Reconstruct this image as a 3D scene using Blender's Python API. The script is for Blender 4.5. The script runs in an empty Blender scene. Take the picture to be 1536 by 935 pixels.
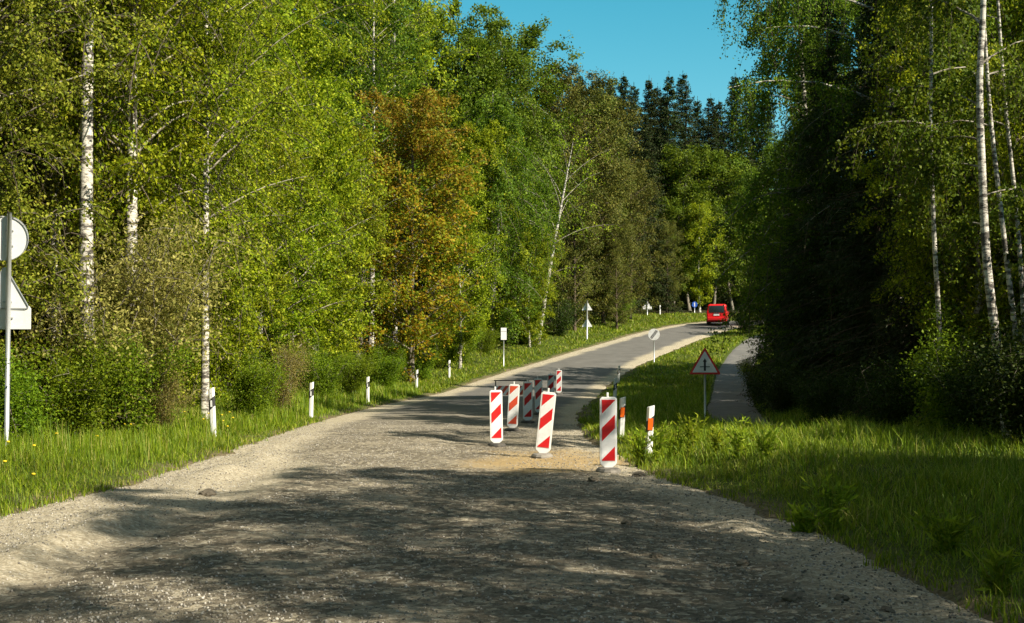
import bpy, math, random
import numpy as np
from mathutils import Vector
R = math.radians
# ------------------------------------------------------------------ camera, sky, sun, exposure
sc = bpy.context.scene
col = sc.collection
F, CX, CY = 1900.0, 768.0, 467.5          # focal length of the photograph in its own pixels
PITCH = math.atan(62.5 / F)
CAMZ = 1.75
cd = bpy.data.cameras.new('camera'); cam = bpy.data.objects.new('camera', cd); col.objects.link(cam)
cd.sensor_width = 36; cd.lens = 36 * F / 1536; cd.clip_start = .1; cd.clip_end = 6000
cam.location = (0, 0, CAMZ); cam.rotation_euler = (R(90) + PITCH, 0, 0)
sc.camera = cam
SUN_EL, SUN_BACK = 38.0, 31.0             # height of the sun, degrees behind the right hand side
to_sun = Vector((math.cos(R(SUN_EL)) * math.cos(R(SUN_BACK)), -math.cos(R(SUN_EL)) * math.sin(R(SUN_BACK)), math.sin(R(SUN_EL))))
world = bpy.data.worlds.new('World'); sc.world = world; world.use_nodes = True
wn = world.node_tree.nodes; wl = world.node_tree.links; wn.clear()
sky = wn.new('ShaderNodeTexSky'); sky.sky_type = 'NISHITA'; sky.sun_disc = False
sky.sun_elevation = R(SUN_EL); sky.sun_rotation = math.atan2(to_sun.x, to_sun.y)
sky.air_density = 1.0; sky.dust_density = .3; sky.ozone_density = 1.0
hs = wn.new('ShaderNodeHueSaturation'); hs.inputs['Hue'].default_value = .456; hs.inputs['Saturation'].default_value = 1.5; hs.inputs['Value'].default_value = .93
bg = wn.new('ShaderNodeBackground'); bg.inputs[1].default_value = .08
wo = wn.new('ShaderNodeOutputWorld')
# unseen pale cloud added high overhead, above the frame, to warm the shade fill
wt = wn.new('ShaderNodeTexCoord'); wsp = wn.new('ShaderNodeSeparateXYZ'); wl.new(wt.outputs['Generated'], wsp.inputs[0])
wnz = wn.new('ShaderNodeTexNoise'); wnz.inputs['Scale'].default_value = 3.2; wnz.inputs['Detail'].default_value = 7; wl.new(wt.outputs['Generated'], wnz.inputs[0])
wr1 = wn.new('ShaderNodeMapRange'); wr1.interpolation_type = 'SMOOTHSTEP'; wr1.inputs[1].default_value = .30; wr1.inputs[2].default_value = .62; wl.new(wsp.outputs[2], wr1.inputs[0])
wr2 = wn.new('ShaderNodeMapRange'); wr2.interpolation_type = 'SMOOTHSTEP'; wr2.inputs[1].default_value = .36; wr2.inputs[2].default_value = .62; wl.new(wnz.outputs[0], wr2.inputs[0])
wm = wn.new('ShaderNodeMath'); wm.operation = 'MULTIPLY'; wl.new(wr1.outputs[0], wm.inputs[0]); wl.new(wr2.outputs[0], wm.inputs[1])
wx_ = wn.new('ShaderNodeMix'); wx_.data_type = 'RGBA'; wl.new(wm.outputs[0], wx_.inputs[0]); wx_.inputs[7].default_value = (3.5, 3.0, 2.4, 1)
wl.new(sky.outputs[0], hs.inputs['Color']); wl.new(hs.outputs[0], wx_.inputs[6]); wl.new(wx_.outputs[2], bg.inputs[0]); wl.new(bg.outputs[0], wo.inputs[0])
sd = bpy.data.lights.new('sun', 'SUN'); sun = bpy.data.objects.new('sun', sd); col.objects.link(sun)
sd.energy = 5.0; sd.angle = R(.5); sd.color = (1, .91, .74)
sun.rotation_euler = to_sun.to_track_quat('Z', 'Y').to_euler(); sun.location = (40, -20, 40)
sc.view_settings.view_transform = 'Standard'; sc.view_settings.look = 'None'
sc.view_settings.exposure = .95; sc.view_settings.gamma = 1
sc.render.engine = 'CYCLES'
cy = sc.cycles
cy.max_bounces = 7; cy.diffuse_bounces = 4; cy.glossy_bounces = 2; cy.transmission_bounces = 4; cy.transparent_max_bounces = 4
cy.use_denoising = True; cy.use_adaptive_sampling = True; cy.adaptive_threshold = .02
cy.caustics_reflective = False; cy.caustics_refractive = False
sc.render.use_persistent_data = False

# ------------------------------------------------------------------ small maths
def smooth(a, b, x):
    t = np.clip((x - a) / (b - a), 0, 1); return t * t * (3 - 2 * t)
def vnoise(x, y, seed=0):
    x = np.asarray(x, float); y = np.asarray(y, float)
    xi = np.floor(x).astype(np.int64); yi = np.floor(y).astype(np.int64); fx = x - xi; fy = y - yi
    def h(i, j):
        n = (i * 374761393 + j * 668265263 + seed * 1442695041) & 0x7fffffff
        n = ((n ^ (n >> 13)) * 1274126177) & 0x7fffffff
        n = ((n ^ (n >> 11)) * 1103515245 + 12345) & 0x7fffffff
        return ((n >> 8) & 0xffff) / 65535.0
    fx = fx * fx * (3 - 2 * fx); fy = fy * fy * (3 - 2 * fy)
    return (h(xi, yi) * (1 - fx) + h(xi + 1, yi) * fx) * (1 - fy) + (h(xi, yi + 1) * (1 - fx) + h(xi + 1, yi + 1) * fx) * fy
def fbm(x, y, seed=0, o=4):
    s = 0; a = .5
    for k in range(o):
        s = s + a * (vnoise(x, y, seed + k) - .5); x = x * 2.03 + 7.1; y = y * 2.03 + 3.7; a *= .5
    return s * 2     # about -1..1
def catmull(P, n=8):
    P = np.array(P, float); Q = np.vstack([2 * P[0] - P[1], P, 2 * P[-1] - P[-2]]); out = []
    for i in range(1, len(Q) - 2):
        for k in range(n):
            t = k / n
            out.append(.5 * (2 * Q[i] + (Q[i+1] - Q[i-1]) * t + (2 * Q[i-1] - 5 * Q[i] + 4 * Q[i+1] - Q[i+2]) * t * t + (3 * Q[i] - Q[i-1] - 3 * Q[i+1] + Q[i+2]) * t ** 3))
    out.append(P[-1]); return np.array(out)
# columns: x, y, half width
ROAD = catmull([(-1.3, -14, 4.9), (-1.4, 0, 4.8), (-1.35, 8, 4.6), (-1.3, 14, 4.2), (-1.55, 18.7, 3.6), (-1.7, 28, 3.5), (-1.5, 37, 3.6), (-.8, 48, 3.8),
                (.6, 60, 3.75), (2.1, 69, 3.6), (5.5, 81, 3.3), (10.6, 95, 3.1), (12.9, 100.5, 3.1), (17.3, 110, 3.1), (22.5, 118, 3.1), (31, 124, 3.1), (44, 127.5, 3.1), (62, 129, 3.1), (95, 129, 3.1)])
PATH = catmull([(22, 15.5, 1.0), (15, 19, 1.0), (9.5, 23.0, 1.0), (6.6, 27, .85), (5.95, 32, .85), (6.95, 40, .9), (8.65, 50, .95), (12.2, 70, 1.05), (14.4, 80, 1.1), (16.7, 89, 1.15), (19.6, 98, 1.1),
                (24.5, 107, 1.05), (32, 114.5, 1.05), (44, 119, 1.05), (62, 121, 1.05), (95, 121, 1.05)])
def dist_line(x, y, L):
    """distance to the line minus its half width, side (+ right), distance to centre, arc length"""
    x = np.asarray(x, float).ravel(); y = np.asarray(y, float).ravel()
    seg = L[1:, :2] - L[:-1, :2]; ln = np.hypot(seg[:, 0], seg[:, 1]); cum = np.concatenate([[0], np.cumsum(ln)])
    best = np.full(x.shape, 1e9); side = np.zeros(x.shape); hw = np.zeros(x.shape); arc = np.zeros(x.shape)
    for i in range(len(seg)):
        dx = x - L[i, 0]; dy = y - L[i, 1]
        t = np.clip((dx * seg[i, 0] + dy * seg[i, 1]) / ln[i] ** 2, 0, 1)
        d = np.hypot(dx - t * seg[i, 0], dy - t * seg[i, 1]); m = d < best
        best[m] = d[m]; side[m] = np.sign(dx * seg[i, 1] - dy * seg[i, 0])[m]
        hw[m] = (L[i, 2] + (L[i+1, 2] - L[i, 2]) * t)[m]; arc[m] = (cum[i] + t * ln[i])[m]
    return best - hw, side, best, arc
PY = np.array([-3000, -60, -14, 0, 18, 28, 35, 47, 56, 61, 68, 74, 80, 95, 103, 110, 118, 128, 145, 200, 400, 3000.])
PZ = np.array([0, 0, 0, 0, .0, -.02, -.06, -.14, -.14, -.06, .27, .72, 1.2, 2.65, 3.5, 4.15, 4.72, 5.1, 5.6, 7.5, 9, 9.])
def base_h(x, y):
    z = 0
    for o in (-2.5, 0, 2.5): z = z + np.interp(np.asarray(y, float) + o, PY, PZ) / 3
    return z
def ground_h(x, y, d=None, side=None):
    x = np.asarray(x, float); y = np.asarray(y, float); sh = x.shape
    z = base_h(x, y)
    if d is None: d, side, _, _ = dist_line(x, y, ROAD); d = d.reshape(sh); side = side.reshape(sh)
    z = z + np.where(side < 0, .22 * smooth(.1, 1.8, d) * (1 - smooth(36, 60, y)) + .35 * smooth(.5, 4.5, d) * smooth(66, 80, y), 0)
    z = z + np.where(side < 0, .05 * np.clip(d - 2.5, 0, 30), 0)
    z = z + np.where(side > 0, .30 * smooth(.4, 1.9, d) * (1 - smooth(22, 28.5, y)) * smooth(-5, 12, y), 0)
    z = z + np.where(side > 0, .03 * np.clip(d - 6, 0, 40), 0)
    z = z + .07 * fbm(x * .5, y * .5, 5) * smooth(.2, 1.5, d)
    return z
def gz(x, y): return float(ground_h(np.array([x]), np.array([y]))[0])
def at(px, py):
    """where the sight line through a point of the photograph meets the ground"""
    dx, dz = (px - CX) / F, (CY - py) / F
    c, s = math.cos(PITCH), math.sin(PITCH); v = np.array([dx, c - dz * s, s + dz * c])
    t = np.arange(4, 180, .05); X = v[0] * t; Y = v[1] * t; Z = CAMZ + v[2] * t
    h = ground_h(X, Y); k = np.argmax(Z < h); return float(X[k]), float(Y[k])
def wx(px, Y): return (px - CX) / F * Y
def top_z(py, Y): return CAMZ + (530 - py) / F * Y

# ------------------------------------------------------------------ mesh helpers
def tag(o, label=None, cat=None, group=None, kind=None):
    if label: o['label'] = label
    if cat: o['category'] = cat
    if group: o['group'] = group
    if kind: o['kind'] = kind
    return o
def empty(name, loc, rz=0):
    o = bpy.data.objects.new(name, None); col.objects.link(o); o.location = loc; o.rotation_euler = (0, 0, rz); o.empty_display_size = .2
    return o
def link(name, me, parent=None):
    o = bpy.data.objects.new(name, me); col.objects.link(o)
    if parent: o.parent = parent
    return o
class MB:
    """collects polygons of any size"""
    def __init__(s): s.v = []; s.f = []; s.m = []
    def add(s, vs, fs, m=0):
        b = len(s.v); s.v += [tuple(v) for v in vs]; s.f += [tuple(b + i for i in f) for f in fs]; s.m += [m] * len(fs)
    def box(s, c, d, m=0, rz=0, rx=0):
        x, y, z = d[0] / 2, d[1] / 2, d[2] / 2
        P = [Vector((sx * x, sy * y, sz * z)) for sz in (-1, 1) for sy in (-1, 1) for sx in (-1, 1)]
        from mathutils import Matrix
        Mx = Matrix.Translation(c) @ Matrix.Rotation(rz, 4, 'Z') @ Matrix.Rotation(rx, 4, 'X')
        s.add([Mx @ p for p in P], [(0, 2, 3, 1), (4, 5, 7, 6), (0, 1, 5, 4), (2, 6, 7, 3), (0, 4, 6, 2), (1, 3, 7, 5)], m)
    def prism(s, poly, y0, y1, m=0):
        """polygon in x,z pushed along y"""
        n = len(poly); vs = [(p[0], y0, p[1]) for p in poly] + [(p[0], y1, p[1]) for p in poly]
        s.add(vs, [tuple(range(n)), tuple(range(2 * n - 1, n - 1, -1))] + [(i, i + n, (i + 1) % n + n, (i + 1) % n) for i in range(n)], m)
    def tube(s, pts, rad, n=6, m=0, cap=True):
        V, Fq = tube_np(np.array(pts, float), np.array(rad, float) if hasattr(rad, '__len__') else np.full(len(pts), rad), n)
        b = len(s.v); s.v += [tuple(v) for v in V]; s.f += [tuple(int(b + i) for i in f) for f in Fq]; s.m += [m] * len(Fq)
        if cap:
            L = len(pts); s.f += [tuple(b + i for i in range(n)), tuple(b + (L - 1) * n + i for i in range(n - 1, -1, -1))]; s.m += [m] * 2
    def build(s, name, mats, parent=None, bevel=0, smooth_=False):
        me = bpy.data.meshes.new(name); me.from_pydata(s.v, [], s.f)
        mats = mats if isinstance(mats, (list, tuple)) else [mats]
        for m in mats: me.materials.append(m)
        me.polygons.foreach_set('material_index', s.m)
        if smooth_: me.polygons.foreach_set('use_smooth', [True] * len(s.f))
        me.validate(); me.update()
        o = link(name, me, parent)
        if bevel:
            b = o.modifiers.new('bevel', 'BEVEL'); b.width = bevel; b.segments = 2; b.limit_method = 'ANGLE'
        return o
def tube_np(P, r, n=5):
    T = np.gradient(P, axis=0); T /= np.linalg.norm(T, axis=1)[:, None] + 1e-9
    up = np.array([0, 0, 1.]) if abs(T[0, 2]) < .8 else np.array([1., 0, 0])
    A = np.cross(T, up); A /= np.linalg.norm(A, axis=1)[:, None] + 1e-9; B = np.cross(T, A)
    a = np.arange(n) * 2 * np.pi / n
    V = P[:, None, :] + r[:, None, None] * (np.cos(a)[None, :, None] * A[:, None, :] + np.sin(a)[None, :, None] * B[:, None, :])
    V = V.reshape(-1, 3); i = np.arange(len(P) - 1)[:, None]; j = np.arange(n)[None, :]; j2 = (j + 1) % n
    Fq = np.stack([i * n + j, i * n + j2, (i + 1) * n + j2, (i + 1) * n + j], -1).reshape(-1, 4)
    return V, Fq
def quad_mesh(name, V, Fq, mats, smooth_=False, attrs=None, mi=None):
    V = np.ascontiguousarray(V, np.float32); Fq = np.ascontiguousarray(Fq, np.int32)
    me = bpy.data.meshes.new(name); me.vertices.add(len(V)); me.vertices.foreach_set('co', V.ravel())
    me.loops.add(Fq.size); me.loops.foreach_set('vertex_index', Fq.ravel())
    me.polygons.add(len(Fq)); me.polygons.foreach_set('loop_start', np.arange(len(Fq), dtype=np.int32) * 4)
    me.polygons.foreach_set('loop_total', np.full(len(Fq), 4, np.int32))
    if smooth_: me.polygons.foreach_set('use_smooth', np.ones(len(Fq), bool))
    for m in (mats if isinstance(mats, (list, tuple)) else [mats]): me.materials.append(m)
    if mi is not None: me.polygons.foreach_set('material_index', np.ascontiguousarray(mi, np.int32))
    for k, a in (attrs or {}).items():
        at_ = me.attributes.new(k, 'FLOAT', 'POINT'); at_.data.foreach_set('value', np.ascontiguousarray(a, np.float32))
    me.update(calc_edges=True); return me
def unit(v): return v / (np.linalg.norm(v, axis=-1, keepdims=True) + 1e-9)
def leaves_np(rng, C, A, length, width, upbias=.4, NB=None):
    """one four sided leaf per centre C, long axis A"""
    n = len(C); A = unit(A); N = rng.normal(size=(n, 3)); N[:, 2] = np.abs(N[:, 2]) + upbias
    if NB is not None: N = N * .75 + NB
    B = unit(np.cross(A, N)); l = length * rng.uniform(.65, 1.25, (n, 1)); w = width * rng.uniform(.65, 1.25, (n, 1))
    N2 = np.cross(B, A)
    V = np.stack([C - A * l * .5, C + B * w * .5 - A * l * .08 + N2 * w * .12, C + A * l * .5, C - B * w * .5 - A * l * .08 + N2 * w * .12], 1).reshape(-1, 3)
    return V, np.arange(4 * n).reshape(-1, 4)

# ------------------------------------------------------------------ materials
def mat(name):
    m = bpy.data.materials.new(name); m.use_nodes = True; nt = m.node_tree; nt.nodes.clear()
    out = nt.nodes.new('ShaderNodeOutputMaterial'); return m, nt, nt.nodes, nt.links, out
def ramp(nt, stops, src=None, interp='LINEAR'):
    r = nt.nodes.new('ShaderNodeValToRGB'); cr = r.color_ramp; cr.interpolation = interp
    while len(cr.elements) < len(stops): cr.elements.new(.5)
    for e, (p, c) in zip(cr.elements, stops): e.position = p; e.color = (*c, 1) if len(c) == 3 else c
    if src is not None: nt.links.new(src, r.inputs[0])
    return r
def noise(nt, vec, scale, detail=4, rough=.6, dim='3D'):
    n = nt.nodes.new('ShaderNodeTexNoise'); n.inputs['Scale'].default_value = scale; n.inputs['Detail'].default_value = detail; n.inputs['Roughness'].default_value = rough
    if vec is not None: nt.links.new(vec, n.inputs['Vector'])
    return n
def mixc(nt, f, a, b, mode='MIX'):
    m = nt.nodes.new('ShaderNodeMix'); m.data_type = 'RGBA'; m.blend_type = mode
    for s, v in ((0, f), (6, a), (7, b)):
        if hasattr(v, 'is_linked') or hasattr(v, 'links'): nt.links.new(v, m.inputs[s])
        else: m.inputs[s].default_value = v if s == 0 else (*v, 1)
    return m.outputs[2]
def math_(nt, op, a, b=0, clamp=False):
    m = nt.nodes.new('ShaderNodeMath'); m.operation = op; m.use_clamp = clamp
    for s, v in ((0, a), (1, b)):
        if hasattr(v, 'links'): nt.links.new(v, m.inputs[s])
        else: m.inputs[s].default_value = v
    return m.outputs[0]
def bump(nt, h, strength, dist):
    b = nt.nodes.new('ShaderNodeBump'); b.inputs['Strength'].default_value = strength; b.inputs['Distance'].default_value = dist
    nt.links.new(h, b.inputs['Height']); return b
def leaf_mat(name, stops, transl=.35, var=.12, hue=0.0, rough=.55, spec=.14):
    m, nt, N, L, out = mat(name)
    g = N.new('ShaderNodeNewGeometry'); r = ramp(nt, stops, g.outputs['Random Per Island'])
    oi = N.new('ShaderNodeObjectInfo'); h = N.new('ShaderNodeHueSaturation')
    tc = N.new('ShaderNodeTexCoord'); n = noise(nt, tc.outputs['Object'], .55, 2)
    v = math_(nt, 'ADD', math_(nt, 'MULTIPLY', oi.outputs['Random'], var * 2), 1 - var)
    v2 = math_(nt, 'MULTIPLY', v, math_(nt, 'ADD', math_(nt, 'MULTIPLY', n.outputs[0], .7), .65))
    L.new(v2, h.inputs['Value']); L.new(math_(nt, 'ADD', math_(nt, 'MULTIPLY', oi.outputs['Random'], .03), .478 + hue), h.inputs['Hue']); L.new(r.outputs[0], h.inputs['Color'])
    p = N.new('ShaderNodeBsdfPrincipled'); p.inputs['Roughness'].default_value = rough; p.inputs['Specular IOR Level'].default_value = spec; L.new(h.outputs[0], p.inputs['Base Color'])
    t = N.new('ShaderNodeBsdfTranslucent'); b2 = N.new('ShaderNodeHueSaturation'); b2.inputs['Value'].default_value = 1.25; b2.inputs['Hue'].default_value = .49; L.new(h.outputs[0], b2.inputs['Color']); L.new(b2.outputs[0], t.inputs[0])
    mx = N.new('ShaderNodeMixShader'); mx.inputs[0].default_value = transl; L.new(p.outputs[0], mx.inputs[1]); L.new(t.outputs[0], mx.inputs[2]); L.new(mx.outputs[0], out.inputs[0])
    return m
def plain(name, c, rough=.5, metal=0, dirt=.15, spec=.5, dirtc=(.12, .10, .07), scale=6):
    m, nt, N, L, out = mat(name); p = N.new('ShaderNodeBsdfPrincipled'); tc = N.new('ShaderNodeTexCoord')
    n = noise(nt, tc.outputs['Object'], scale, 6, .7); r = ramp(nt, [(.45, (0, 0, 0)), (.8, (1, 1, 1))], n.outputs[0])
    L.new(mixc(nt, math_(nt, 'MULTIPLY', r.outputs[0], dirt), c, dirtc), p.inputs['Base Color'])
    p.inputs['Roughness'].default_value = rough; p.inputs['Metallic'].default_value = metal; p.inputs['Specular IOR Level'].default_value = spec
    L.new(p.outputs[0], out.inputs[0]); return m
M = {}
M['birch_leaf'] = leaf_mat('birch_leaf', [(0, (.06, .10, .005)), (.45, (.17, .25, .008)), (.85, (.33, .41, .014)), (1, (.48, .52, .04))], .42)
M['olive_leaf'] = leaf_mat('olive_leaf', [(0, (.07, .095, .009)), (.5, (.18, .22, .016)), (1, (.34, .34, .04))], .35)
M['green_leaf'] = leaf_mat('green_leaf', [(0, (.045, .085, .007)), (.6, (.10, .17, .010)), (1, (.18, .25, .016))], .35)
M['copper_leaf'] = leaf_mat('copper_leaf', [(0, (.20, .14, .012)), (.2, (.40, .25, .014)), (.42, (.42, .36, .016)), (.6, (.24, .29, .014)), (1, (.13, .21, .012))], .35, hue=.015)
def copper():
    m = M['copper_leaf']; nt = m.node_tree; N, L = nt.nodes, nt.links
    r = [n for n in N if n.type == 'VALTORGB'][0]; h = [l.to_node for l in r.outputs[0].links][0]; g_ = [l.from_node for l in r.inputs[0].links][0]
    tc = N.new('ShaderNodeTexCoord'); sp = N.new('ShaderNodeSeparateXYZ'); L.new(tc.outputs['Object'], sp.inputs[0]); n = noise(nt, tc.outputs['Object'], .9, 3)
    f = math_(nt, 'ADD', math_(nt, 'MULTIPLY', sp.outputs[2], .085), math_(nt, 'MULTIPLY', n.outputs[0], 1.1)); f = math_(nt, 'SUBTRACT', f, 1.22, True)
    top = ramp(nt, [(0, (.18, .10, .02)), (.5, (.29, .18, .02)), (.75, (.36, .28, .03)), (1, (.20, .23, .02))], g_.outputs['Random Per Island'])
    L.new(mixc(nt, math_(nt, 'MULTIPLY', f, 1.0, True), r.outputs[0], top.outputs[0]), h.inputs['Color'])
M['bush_leaf'] = leaf_mat('bush_leaf', [(0, (.06, .12, .008)), (.5, (.13, .22, .010)), (1, (.22, .32, .016))], .42)
copper()
M['pale_leaf'] = leaf_mat('pale_leaf', [(0, (.13, .14, .03)), (.5, (.26, .25, .055)), (1, (.40, .36, .11))], .35)
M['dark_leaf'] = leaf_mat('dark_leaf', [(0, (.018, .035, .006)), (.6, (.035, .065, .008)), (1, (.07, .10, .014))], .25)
M['spruce_leaf'] = leaf_mat('spruce_leaf', [(0, (.014, .026, .007)), (.6, (.028, .046, .010)), (1, (.05, .072, .014))], .08)
M['pine_leaf'] = leaf_mat('pine_leaf', [(0, (.05, .07, .010)), (.5, (.10, .125, .016)), (1, (.18, .17, .028))], .12)
M['grass'] = leaf_mat('grass', [(0, (.07, .13, .006)), (.5, (.16, .25, .008)), (.85, (.27, .34, .014)), (1, (.40, .35, .11))], .38, spec=.3)
M['weed_leaf'] = leaf_mat('weed_leaf', [(0, (.10, .17, .01)), (.5, (.20, .30, .014)), (1, (.34, .42, .03))], .45)
M['flower'] = plain('yellow_petal', (.75, .55, .02), .6, dirt=0)
def bark_mat(name, a, b, band=0.0):
    m, nt, N, L, out = mat(name); p = N.new('ShaderNodeBsdfPrincipled'); tc = N.new('ShaderNodeTexCoord')
    mp = N.new('ShaderNodeMapping'); mp.inputs['Scale'].default_value = (3, 3, 9) if band else (9, 9, 1.6); L.new(tc.outputs['Object'], mp.inputs[0])
    n = noise(nt, mp.outputs[0], 1.4 if band else 2.5, 7, .7); r = ramp(nt, [(.44, b), (.56, a)] if band else [(.3, b), (.7, a)], n.outputs[0])
    L.new(r.outputs[0], p.inputs['Base Color']); p.inputs['Roughness'].default_value = .8
    L.new(bump(nt, n.outputs[0], .6, .03).outputs[0], p.inputs['Normal']); L.new(p.outputs[0], out.inputs[0]); return m
M['birch_bark'] = bark_mat('birch_bark', (.62, .58, .50), (.07, .06, .05), 1)
M['limb_bark'] = bark_mat('limb_bark', (.40, .36, .29), (.12, .10, .07), 1)
M['twig_bark'] = bark_mat('twig_bark', (.13, .10, .06), (.05, .04, .025))
M['grey_bark'] = bark_mat('grey_bark', (.26, .23, .18), (.08, .065, .045))
M['brown_bark'] = bark_mat('brown_bark', (.14, .095, .055), (.04, .03, .02))
M['white'] = plain('white_plastic', (.82, .82, .80), .4, dirt=.18)
M['black'] = plain('black_plastic', (.02, .02, .022), .5)
M['redfilm'] = plain('red_sheeting', (.62, .012, .015), .35, dirt=.25)
M['redfaded'] = plain('faded_red_sheeting', (.66, .075, .03), .4, dirt=.12)
M['whitefilm'] = plain('white_sheeting', (.80, .80, .80), .35, dirt=.3)
M['orange'] = plain('orange_reflector', (.75, .13, .015), .25, dirt=0)
M['rubber'] = plain('rubber_foot', (.045, .043, .04), .85, dirt=.6, dirtc=(.2, .17, .12))
M['concrete'] = plain('concrete_foot', (.24, .22, .19), .9, dirt=.5, scale=12)
M['zinc'] = plain('galvanised_steel', (.55, .57, .58), .42, .55, dirt=.2, dirtc=(.3, .3, .28))
M['alu'] = plain('sign_back', (.80, .80, .79), .55, 0, dirt=.25, dirtc=(.4, .4, .38))
M['bluefilm'] = plain('blue_sheeting', (.02, .09, .45), .35, dirt=.1)
M['steel_dark'] = plain('dark_steel', (.05, .05, .05), .5, .5)

# ------------------------------------------------------------------ ground, road and path
def graded(lo, a, b, hi, step, grow=1.25):
    mid = list(np.arange(a, b + 1e-6, step)); s = step; x = b
    while x < hi: s *= grow; x += s; mid.append(min(x, hi))
    s = step; x = a; low = []
    while x > lo: s *= grow; x -= s; low.append(max(x, lo))
    return np.array(low[::-1] + mid)
xs = graded(-3000, -13, 22, 3000, .25); ys = graded(-3000, 5, 132, 3500, .28)
X, Y = np.meshgrid(xs, ys); sh = X.shape
d, side, _, _ = dist_line(X, Y, ROAD); d = d.reshape(sh); side = side.reshape(sh)
dp, _, _, _ = dist_line(X, Y, PATH); dp = dp.reshape(sh)
Z = ground_h(X, Y, d, side)
en = .22 * fbm(X * .9, Y * .9, 11) + .18 * fbm(X * 3.1, Y * 3.1, 12)
Z = np.where(d < .1, base_h(X, Y), Z) + .05 * smooth(-.3, .25, d + en) - .14 * (1 - smooth(-.55, .05, d + en))
Z = Z - .12 * (1 - smooth(-.25, .05, dp + en * .4))
V = np.stack([X, Y, Z], -1).reshape(-1, 3)
ny, nx = sh; I = np.arange(ny - 1)[:, None] * nx + np.arange(nx - 1)[None, :]
Fq = np.stack([I, I + 1, I + nx + 1, I + nx], -1).reshape(-1, 4)
edge = (1 - smooth(-.15, .35, d + .5 * fbm(X * 1.3, Y * 1.3, 14) + .2 * fbm(X * 5, Y * 5, 15))).ravel()
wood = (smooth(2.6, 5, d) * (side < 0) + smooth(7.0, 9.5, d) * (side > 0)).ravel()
m, nt, N, L, out = mat('ground_soil_and_grass'); M['ground'] = m
tc = N.new('ShaderNodeTexCoord'); p = N.new('ShaderNodeBsdfPrincipled'); p.inputs['Roughness'].default_value = .95; p.inputs['Specular IOR Level'].default_value = .1
n1 = noise(nt, tc.outputs['Object'], 1.3, 8, .7); n2 = noise(nt, tc.outputs['Object'], 14, 4, .7)
gr = ramp(nt, [(.3, (.02, .03, .006)), (.5, (.05, .08, .010)), (.72, (.10, .12, .02))], n2.outputs[0])
gr2 = mixc(nt, math_(nt, 'MULTIPLY', n1.outputs[0], .8), gr.outputs[0], (.065, .075, .018))
ae = N.new('ShaderNodeAttribute'); ae.attribute_name = 'edge'; gr2 = mixc(nt, ae.outputs['Fac'], gr2, ramp(nt, [(.35, (.09, .072, .04)), (.65, (.22, .18, .11))], n2.outputs[0]).outputs[0])
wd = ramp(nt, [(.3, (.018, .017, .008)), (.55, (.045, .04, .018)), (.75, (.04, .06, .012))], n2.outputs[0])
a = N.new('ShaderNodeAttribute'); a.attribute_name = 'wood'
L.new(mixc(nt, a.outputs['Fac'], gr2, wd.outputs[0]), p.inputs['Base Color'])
L.new(bump(nt, n2.outputs[0], .8, .06).outputs[0], p.inputs['Normal']); L.new(p.outputs[0], out.inputs[0])
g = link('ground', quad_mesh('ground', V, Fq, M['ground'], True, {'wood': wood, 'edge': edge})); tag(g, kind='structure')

def strip(L, s0, s1, ds, lat, zf, name, material, attrf):
    """a sheet along a line; lat = offsets from the centre as a fraction of (half width + margin)"""
    seg = np.hypot(*(L[1:, :2] - L[:-1, :2]).T); cum = np.concatenate([[0], np.cumsum(seg)])
    s = np.arange(s0, min(s1, cum[-1]) + 1e-6, ds)
    cx = np.interp(s, cum, L[:, 0]); cyy = np.interp(s, cum, L[:, 1]); hw = np.interp(s, cum, L[:, 2])
    tx = np.interp(s + .6, cum, L[:, 0]) - np.interp(s - .6, cum, L[:, 0]); ty = np.interp(s + .6, cum, L[:, 1]) - np.interp(s - .6, cum, L[:, 1])
    k = np.hypot(tx, ty) + 1e-9; nxv, nyv = ty / k, -tx / k
    t = lat[None, :] * (hw[:, None] + .45)
    X = cx[:, None] + t * nxv[:, None]; Y = cyy[:, None] + t * nyv[:, None]
    hwg = np.broadcast_to(hw[:, None], X.shape)
    Z = zf(X, Y, t, hwg); n_, m_ = X.shape
    I = np.arange(n_ - 1)[:, None] * m_ + np.arange(m_ - 1)[None, :]
    Fq = np.stack([I, I + 1, I + m_ + 1, I + m_], -1).reshape(-1, 4)
    return X, Y, Z, t, hwg, Fq
def road_rise(X, Y, t, hw):
    e = hw - np.abs(t)                                   # metres inside the edge
    near = 1 - smooth(22, 30, Y)
    z = base_h(X, Y) + .03 * (1 - (t / hw) ** 2)
    rough = near * (.014 + .028 * (1 - smooth(.2, 1.6, e))) + .004
    z = z + rough * fbm(X * 1.1, Y * .8, 21, 3) + near * .012 * fbm(X * 4, Y * 3.2, 22, 4)
    z = z + near * .014 * fbm(X * 13, Y * 11, 23, 3) * (.5 + vnoise(X * .8, Y * .8, 24))
    # the ridge of loose gravel pushed up along the left side, with its ruts
    w = t + .35 * fbm(Y * .35, X * 0, 25, 2)
    z = z + near * (.08 * np.exp(-((w + 2.75) / .28) ** 2) * (vnoise(Y * .7, X * 0 + 3, 26) ** 1.5 * 1.5) - .05 * np.exp(-((w + 2.2) / .3) ** 2))
    z = z + near * .06 * np.exp(-((w - hw + .7) / .3) ** 2) * (vnoise(X * 1.9, Y * 1.4, 27) * 2 - .5)
    # the step down into the dug out lane behind the beacons
    lip = 22.6 + .8 * fbm(X * .9, X * 0, 28, 3)
    z = z - .055 * smooth(lip, lip + .25, Y) * smooth(-1.6, -1.1, X + .3 * fbm(Y * .5, X * 0, 29)) * (1 - smooth(34, 48, Y))
    z = z - .22 * smooth(-.15, .45, np.abs(t) - hw)
    return z
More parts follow.
